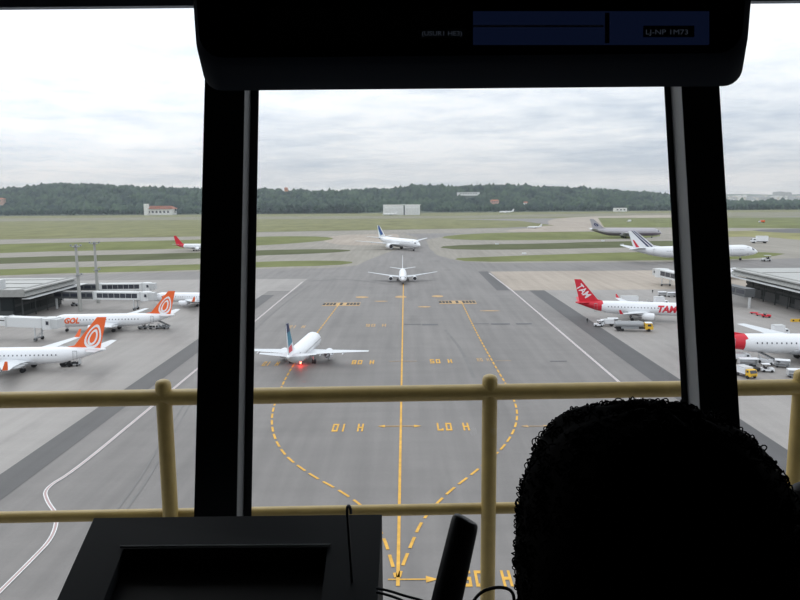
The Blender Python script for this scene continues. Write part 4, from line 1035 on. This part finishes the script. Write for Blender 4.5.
for k in range(3):
    za, zb = EYE-.85, CEZ; b = MB(); x0, x1 = xm[k], xm[k+1]
    b.prism([(x0, wz(za)+.03, za), (x1, wz(za)+.03, za), (x1, wz(zb)+.03, zb), (x0, wz(zb)+.03, zb)], (0, .001, 0))
    me = b.build('window_%d' % (k+1), gm); me['kind'] = 'structure'
    # single sheet only
    bm = bmesh.new(); bm.from_mesh(me.data); bm.faces.ensure_lookup_table()
    kill = sorted(bm.faces, key=lambda f: f.calc_area())[:-1]; bmesh.ops.delete(bm, geom=kill, context='FACES'); bm.to_mesh(me.data); bm.free()
# overhead display housing
YF, YN = 1.24, 1.0
pL, pR = atY(203.5, 84, YF), atY(742, 84, YF); zb = atY(470, 88.5, YF).z; zt = CEZ-.01
xl, xr_ = pL.x, pR.x
def hprof(Y, xa, xb, z0, r=.032):
    pts = [(xa-.012, Y, zt)]
    for a in np.linspace(PI, 1.5*PI, 7): pts.append((xa+r+r*math.cos(a), Y, z0+r+r*math.sin(a)))
    for a in np.linspace(1.5*PI, 2*PI, 7): pts.append((xb-r+r*math.cos(a), Y, z0+r+r*math.sin(a)))
    pts.append((xb+.012, Y, zt)); return pts
T = thing('overhead_display', 'black overhead display housing hanging from the ceiling between the window posts', 'display', ((xl+xr_)/2, 1.1, zt))
o_ = -Vector(T.location)
b = MB(); sh = lambda ps: [Vector(p)+o_ for p in ps]
b.rings([sh(hprof(YF, xl, xr_, zb)), sh(hprof(YN+.02, xl*.845, xr_*.83, zb)), sh(hprof(YN, xl*.815, xr_*.80, zb+.008))]); hs_ = b.build('housing', mat('display_housing_black', (.004, .008, .016), .9, spec=.03), T, True)
def face_rect(x0, x1, y0, y1, d=.004):
    p = [atY(x, y, YN-.001) for x, y in ((x0, y1), (x1, y1), (x1, y0), (x0, y0))]
    b = MB(); b.prism([q+o_ for q in p], (0, -d, 0)); return b
s1 = face_rect(473, 708, 12, 45).build('screen', mat('dim_blue_screen', (.010, .014, .03), .25, emit=(.02, .035, .11), estr=.12), T)
s0 = face_rect(268, 466, 8, 45).build('screen', mat('unlit_screen', (.008, .009, .013), .25), T)
face_rect(473, 602, 26.5, 28, .008).build('screen_seam', STRP, s1)
face_rect(604, 608, 14, 44, .007).build('screen_divider', BLKP, s1)
pl = face_rect(642, 692, 27, 38, .008).build('name_plate', BLKP, s1)
face_rect(418, 466, 29, 39, .006).build('name_plate', BLKP, s0)
GLY = mat('faint_lettering', (.10, .11, .14), .6, emit=(.10, .12, .16), estr=.18)
def face_text(tx, x0, x1, y0, y1, par):
    vs, fs = text_geo(tx); b = MB(); b.add([atY(x0+(x1-x0)*(v.x+.5), y1-(y1-y0)*(v.y+.5), YN-.011)+o_ for v in vs], fs); b.build('lettering', GLY, par, fix=False)
face_text('LJ-NP 1M73', 646, 688, 29.5, 36, pl); face_text('(USUR1 HE3)', 422, 462, 31, 37, s0)
# console in front of the left post
def P(px, py, Y): return atY(px, py, Y)
T = thing('console', 'matt black console with a recessed screen in front of the left window post', 'console', (-.28, .92, EYE-.75))
o_ = -Vector(T.location)
KB, KF = 1.06, .90
TL, TR = P(94, 518, KB), P(382, 514.5, KB); BL, BR = P(57, 600, KF), P(377.5, 600, KF)
FL = TL+(BL-TL)*1.75; FR = TR+(BR-TR)*1.75
il, ir = .19, .30
base = EYE-.75
CONM = mat('console_black', (.032, .035, .038), .7, spec=.3); SCR = mat('black_screen_glass', (.004, .004, .005), .5)
def lerp(u, v): return (TL*(1-u)+TR*u)*(1-v)+(FL*(1-u)+FR*u)*v
def dn(p, d): return Vector((p.x, p.y, p.z-d))
u0, u1, v0, v1 = .145, .825, .235, .93
out = [lerp(0, 0), lerp(1, 0), lerp(1, 1), lerp(0, 1)]; inn = [lerp(u0, v0), lerp(u1, v0), lerp(u1, v1), lerp(u0, v1)]; deep = [dn(p, .03) for p in inn]; bot = [Vector((p.x, p.y, base)) for p in out]
b = MB(); b.add([p+o_ for p in out+inn+deep+bot], [(0, 1, 5, 4), (1, 2, 6, 5), (2, 3, 7, 6), (3, 0, 4, 7), (4, 5, 9, 8), (5, 6, 10, 9), (6, 7, 11, 10), (7, 4, 8, 11), (0, 12, 13, 1), (1, 13, 14, 2), (2, 14, 15, 3), (3, 15, 12, 0), (15, 14, 13, 12), (8, 9, 10, 11)])
b.build('housing', CONM, T)
b = MB(); b.prism([dn(p, .028)+o_ for p in inn], (0, 0, .004)); b.build('screen', SCR, T)
b = MB(); b.tube([lerp(u0-.01, v0)+o_+Vector((0, 0, .003)), lerp(u1+.01, v0)+o_+Vector((0, 0, .003))], .0022, 8); b.build('bezel_lip', mat('satin_edge', (.35, .36, .37), .35), T)
# desk
b = MB(); b.box((0, .96, EYE-.775), (4.6, .42, .05)); T = thing('desk', 'long dark desk running under the windows, console on it', 'desk', (0, .96, FLZ))
b = MB(); b.box((0, 0, EYE-.775-FLZ), (4.6, .42, .05)); b.build('desktop', CAB, T)
for x in (-2.0, -.75, 1.0, 2.0): b = MB(); b.box((x, .02, (EYE-.8-FLZ)/2), (.05, .34, EYE-.8-FLZ)); b.build('leg', CAB, T)
# gooseneck cable of the console
c0 = P(353, 606, .93); pts = [c0, P(351.5, 575, .93), P(349.5, 545, .94), P(347.5, 518, .95), P(347, 508, .95), P(348.5, 505, .94), P(350.5, 508, .935), P(351, 514, .93)]
pts = [Vector(p) for p in chaikin(pts, 2)]; zc0 = TL.z
b = MB(); b.tube([Vector((c0.x, c0.y-.01, c0.z-.03))]+pts, .0021, 8); o = b.build('gooseneck_cable', BLKP, None, True); tag(o, 'thin black gooseneck cable standing up from the black console', 'cable')
# leaning handset
T = thing('radio_handset', 'thick black radio handset leaning up beside the yellow arrow, tip rounded', 'handset', P(447, 600, .86))
o_ = -Vector(T.location); e0, e1 = P(434, 655, .86), P(466, 518, .90); ax = (e1-e0).normalized(); sx = Vector((1, 0, 0)); sx = (sx-ax*sx.dot(ax)).normalized(); sy = ax.cross(sx)
def oval(p, w, d, tilt=0): return [p+o_+sx*w*math.cos(a)+sy*d*math.sin(a)+ax*tilt*math.cos(a) for a in np.linspace(0, 2*PI, 20, False)]
Lh = (e1-e0).length; HB = mat('handset_black', (.008, .008, .009), .5)
b = MB(); b.rings([oval(e0, .016, .014), oval(e0+ax*.01, .021, .017), oval(e0+ax*Lh*.5, .0205, .017), oval(e1-ax*.012, .0192, .015, -.003), oval(e1-ax*.005, .0184, .014, -.003), oval(e1-ax*.0015, .0165, .012, -.003), oval(e1, .012, .008, -.003)]); b.build('grip', HB, T, True)
b = MB(); b.rings([oval(e1-ax*.035, .0182, .0158), oval(e1-ax*.031, .0182, .0158)]); b.build('collar', STRP if False else HB, T, True)
# loops of cable
def cable(lab, pxs, Y, r=.0022):
    pts = chaikin([P(x, y, Y) for x, y in pxs], 3); b = MB(); b.tube(pts, r, 8); o = b.build('cable', BLKP, None, True); tag(o, lab, 'cable')
cable('black cable looping between handset and curly-haired person', [(462, 640), (470, 606), (480, 592), (495, 587), (508, 588), (514, 594), (514, 606), (505, 640)], .84)
cable('upper of two thin black cables leaving the right side of the console', [(376, 588), (390, 591), (405, 596), (425, 601), (445, 612), (455, 640)], .88, .0018)
cable('lower of two thin black cables leaving the right side of the console', [(376, 592), (388, 595), (402, 600), (420, 610), (430, 640)], .87, .0018)
# rounded device at the right edge
T = thing('desk_microphone', 'black round-topped device at the right edge of the desk beside the curly hair', 'microphone', P(812, 600, .9)); o_ = -Vector(T.location)
q = P(813, 482, .9); e0 = P(822, 690, .9); e1 = q; ax = (e1-e0).normalized(); sx = Vector((1, 0, 0)); sx = (sx-ax*sx.dot(ax)).normalized(); sy = ax.cross(sx); Lh = (e1-e0).length
b = MB(); b.rings([oval(e0, .030, .02), oval(e0+ax*.02, .032, .022), oval(e1-ax*.02, .031, .022), oval(e1-ax*.006, .028, .018), oval(e1, .016, .01)]); b.build('body', HB, T, True)
b = MB(); b.tube([e0+o_, e0+o_-Vector((0, 0, .012))], .045, 16); b.build('base', HB, T)

# ---------------------------------------------------------------- the seated person seen from behind
SKIN = mat('skin_brown', (.10, .05, .032), .6); HAIRM = mat('black_hair', (.0015, .0013, .0013), .9, spec=.03); SHIRT = mat('dark_shirt', (.012, .013, .018), .9); TROU = mat('dark_trousers', (.01, .01, .012), .9)
hcx = P(653.5, 556, .60); HX, HY, HZ = hcx.x, hcx.y, hcx.z      # centre of the hair mass
T = thing('person', 'seated person with a large mass of black curly hair, seen from behind', 'person', (HX, HY, FLZ))
off3 = Vector((HX, HY, FLZ))
neck = HZ-.17-FLZ          # height of neck base over the floor
def skin_body(name, V, E, rr, m, root=0, lv=2):
    me = bpy.data.meshes.new(name); me.from_pydata(V, E, []); o = bpy.data.objects.new(name, me); COL.objects.link(o); o.parent = T
    o.modifiers.new('s', 'SKIN').use_smooth_shade = True
    for i, r in enumerate(rr): me.skin_vertices[0].data[i].radius = r if isinstance(r, tuple) else (r, r)
    me.skin_vertices[0].data[root].use_root = True
    u = o.modifiers.new('u', 'SUBSURF'); u.levels = lv; u.render_levels = lv; me.materials.append(m); return o
hz = HZ-FLZ
# body: pelvis, spine, neck, arms to the desk, thighs and shins
V = [(0, -.10, .56), (0, -.09, .68), (0, -.07, hz-.40), (0, -.04, hz-.27), (0, -.01, hz-.20), (0, 0, hz-.13),
     (.17, -.04, hz-.29), (.23, .02, hz-.50), (.17, .24, .765), (.15, .31, .775), (-.17, -.04, hz-.29), (-.23, .02, hz-.50), (-.17, .24, .765), (-.15, .31, .775),
     (.10, 0, .53), (.13, .36, .55), (.13, .38, .30), (.13, .37, .08), (.13, .50, .04), (-.10, 0, .53), (-.13, .36, .55), (-.13, .38, .30), (-.13, .37, .08), (-.13, .50, .04)]
E = [(0, 1), (1, 2), (2, 3), (3, 4), (4, 5), (3, 6), (6, 7), (7, 8), (8, 9), (3, 10), (10, 11), (11, 12), (12, 13), (0, 14), (14, 15), (15, 16), (16, 17), (17, 18), (0, 19), (19, 20), (20, 21), (21, 22), (22, 23)]
rr = [(.16, .12), (.14, .11), (.16, .12), (.11, .09), .06, .055, .065, .05, .036, .03, .065, .05, .036, .03, .085, .07, .055, .042, .035, .085, .07, .055, .042, .035]
skin_body('body', V, E, rr, SHIRT)
# hands resting on the desk: palm and five fingers each
for s in (1, -1):
    wx = s*.15; V = [(wx, .30, .785), (wx, .37, .782)]; E = [(0, 1)]; rr = [.026, (.036, .016)]
    for k, (dx_, l_) in enumerate(((-.030, .062), (-.010, .072), (.010, .068), (.029, .054))):
        i = len(V); V += [(wx+dx_, .40, .783), (wx+dx_*1.15, .40+l_*.5, .792), (wx+dx_*1.2, .40+l_, .774)]; E += [(1, i), (i, i+1), (i+1, i+2)]; rr += [.0105, .0095, .008]
    i = len(V); V += [(wx-s*.040, .345, .782), (wx-s*.062, .375, .779), (wx-s*.068, .40, .774)]; E += [(0, i), (i, i+1), (i+1, i+2)]; rr += [.013, .011, .009]
    skin_body('hand', V, E, rr, SKIN)
# head with face towards the window
bm = bmesh.new(); bmesh.ops.create_uvsphere(bm, u_segments=32, v_segments=24, radius=1)
for v in bm.verts:
    x, y, z = v.co
    w = .077*(1-.22*max(0, -z)); d = .098; v.co = Vector((x*w, y*d+ (.012 if z < 0 and y > 0 else 0), z*.118))
    if y > .7 and abs(x) < .35:
        k = math.exp(-((z+.12)/.16)**2-(x/.16)**2); v.co.y += .022*k                    # nose
    if y > .6 and abs(z-.12) < .18 and .15 < abs(x) < .6: v.co.y -= .008                   # eye sockets
    if y > .6 and abs(z+.48) < .1 and abs(x) < .35: v.co.y += .006                        # lips
me = bpy.data.meshes.new('head'); bm.to_mesh(me); bm.free(); me.polygons.foreach_set('use_smooth', [True]*len(me.polygons)); me.materials.append(SKIN)
hd_ = bpy.data.objects.new('head', me); COL.objects.link(hd_); hd_.parent = T; hd_.location = (0, .02, hz-.02)
for s in (1, -1):
    b = MB(); b.rings([[(s*(.076+.004*k), -.0+.018*q*math.cos(a)*.8, .0+.032*q*math.sin(a)-.005) for a in np.linspace(0, 2*PI, 12, False)] for k, q in ((0, .8), (2, 1), (4, .85))]); b.build('ear', SKIN, hd_, True)
    b = MB(); V_, F_ = ICO[0]; b.add([(s*.030+v[0]/np.linalg.norm(v)*.0115, .085+v[1]/np.linalg.norm(v)*.0115, .012+v[2]/np.linalg.norm(v)*.0115) for v in V_], [tuple(f) for f in F_]); b.build('eye', WHITE, hd_, True)
# hair: a lumpy mass and thousands of short curls over it
def hair_shape(th, ph):     # radii of the hair mass; leaves the face open
    x, y, z = math.cos(ph)*math.cos(th), math.cos(ph)*math.sin(th), math.sin(ph)
    rx = .1215; rz = .1395 if z > 0 else .17; ry = .115
    ex = 2.2+.45*max(0, min(1, -x*2)); f_ = (abs(x)**ex+abs(y)**ex+abs(z)**ex)**(-1/ex)
    return Vector((x*rx*f_, y*ry*f_, z*rz*f_))
b = MB(); nth, nph = 56, 30; vs = []
for j in range(nph):
    ph = -1.1+(PI/2+1.1)*j/(nph-1)
    for i in range(nth):
        th = 2*PI*i/nth; p = hair_shape(th, min(ph, PI/2-.001)); k = 1+.018*math.sin(9*th+4*ph)*math.cos(7*ph)+random.uniform(-.008, .008)
        p = p*k
        face = math.sin(th) > .35 and ph < .62
        if face: p.y = min(p.y, .055); 
        vs.append((p.x, p.y, p.z+hz))
b.add(vs, [(j*nth+i, j*nth+(i+1) % nth, (j+1)*nth+(i+1) % nth, (j+1)*nth+i) for j in range(nph-1) for i in range(nth)])
hr_ = b.build('hair', HAIRM, T, True)
b = MB(); R2 = random.Random(3)
for k in range(4200):
    th = R2.uniform(0, 2*PI); ph = math.asin(R2.uniform(-.75, 1))
    if math.sin(th) > .35 and ph < .6: continue
    p = hair_shape(th, ph)*.985; nrm = p.normalized(); t1 = nrm.cross(Vector((0, 0, 1)) if abs(nrm.z) < .95 else Vector((1, 0, 0))).normalized(); t2 = nrm.cross(t1)
    a = R2.uniform(0, 6.3); u = t1*math.cos(a)+t2*math.sin(a); cr_ = R2.uniform(.0010, .0030); ln = R2.uniform(.008, .018); a0 = R2.uniform(0, 6.3); tn = R2.uniform(.8, 1.8); q = []
    lift = R2.uniform(.001, .0045)*(1.6 if R2.random() < .1 else 1)
    for i in range(14):
        s_ = i/13; c_ = a0+tn*2*PI*s_; w_ = u.cross(nrm)
        q.append(p+u*ln*(s_-.5)+nrm*(lift*math.sin(PI*min(s_*1.1, 1))+cr_*math.cos(c_))+w_*cr_*math.sin(c_)+Vector((0, 0, hz)))
    b.tube(q, [.0007]*13+[.0003], 3, cap=False)
o = b.build('hair_curls', HAIRM, hr_, fix=False); o['kind'] = 'stuff'
# chair under the person
T = thing('office_chair', 'black office chair under the curly-haired person', 'chair', (HX, HY-.08, FLZ))
b = MB(); b.box((0, 0, .415), (.46, .44, .07)); b.build('seat', CAB, T); b = MB(); b.box((0, -.25, .68), (.40, .05, .36)); b.build('backrest', CAB, T)
b = MB(); b.box((0, -.25, .47), (.07, .03, .2)); b.build('back_support', CAB, T); b = MB(); b.tube([(0, 0, .08), (0, 0, .38)], .03, 12); b.build('column', CAB, T)
for k in range(5):
    a = k*2*PI/5+.3; b = MB(); b.tube([(0, 0, .10), (.27*math.cos(a), .27*math.sin(a), .07)], .018, 8); l_ = b.build('leg', CAB, T)
    b = MB(); b.tube([(.27*math.cos(a), .27*math.sin(a)-.015, .03), (.27*math.cos(a), .27*math.sin(a)+.015, .03)], .03, 10); b.build('caster', DARK, l_)

# ---------------------------------------------------------------- damp air over the distant fields
hm = bpy.data.materials.new('distance_haze'); hm.use_nodes = True; t = hm.node_tree; t.nodes.clear()
ho = t.nodes.new('ShaderNodeOutputMaterial'); hv = t.nodes.new('ShaderNodeVolumeScatter'); hv.inputs['Color'].default_value = (.80, .90, 1, 1); hv.inputs['Density'].default_value = .00013; hv.inputs['Anisotropy'].default_value = .2
t.links.new(hv.outputs[0], ho.inputs['Volume'])
b = MB(); b.box((0, 4800, 200), (17000, 8400, 402)); o = b.build('haze', hm); o['kind'] = 'structure'
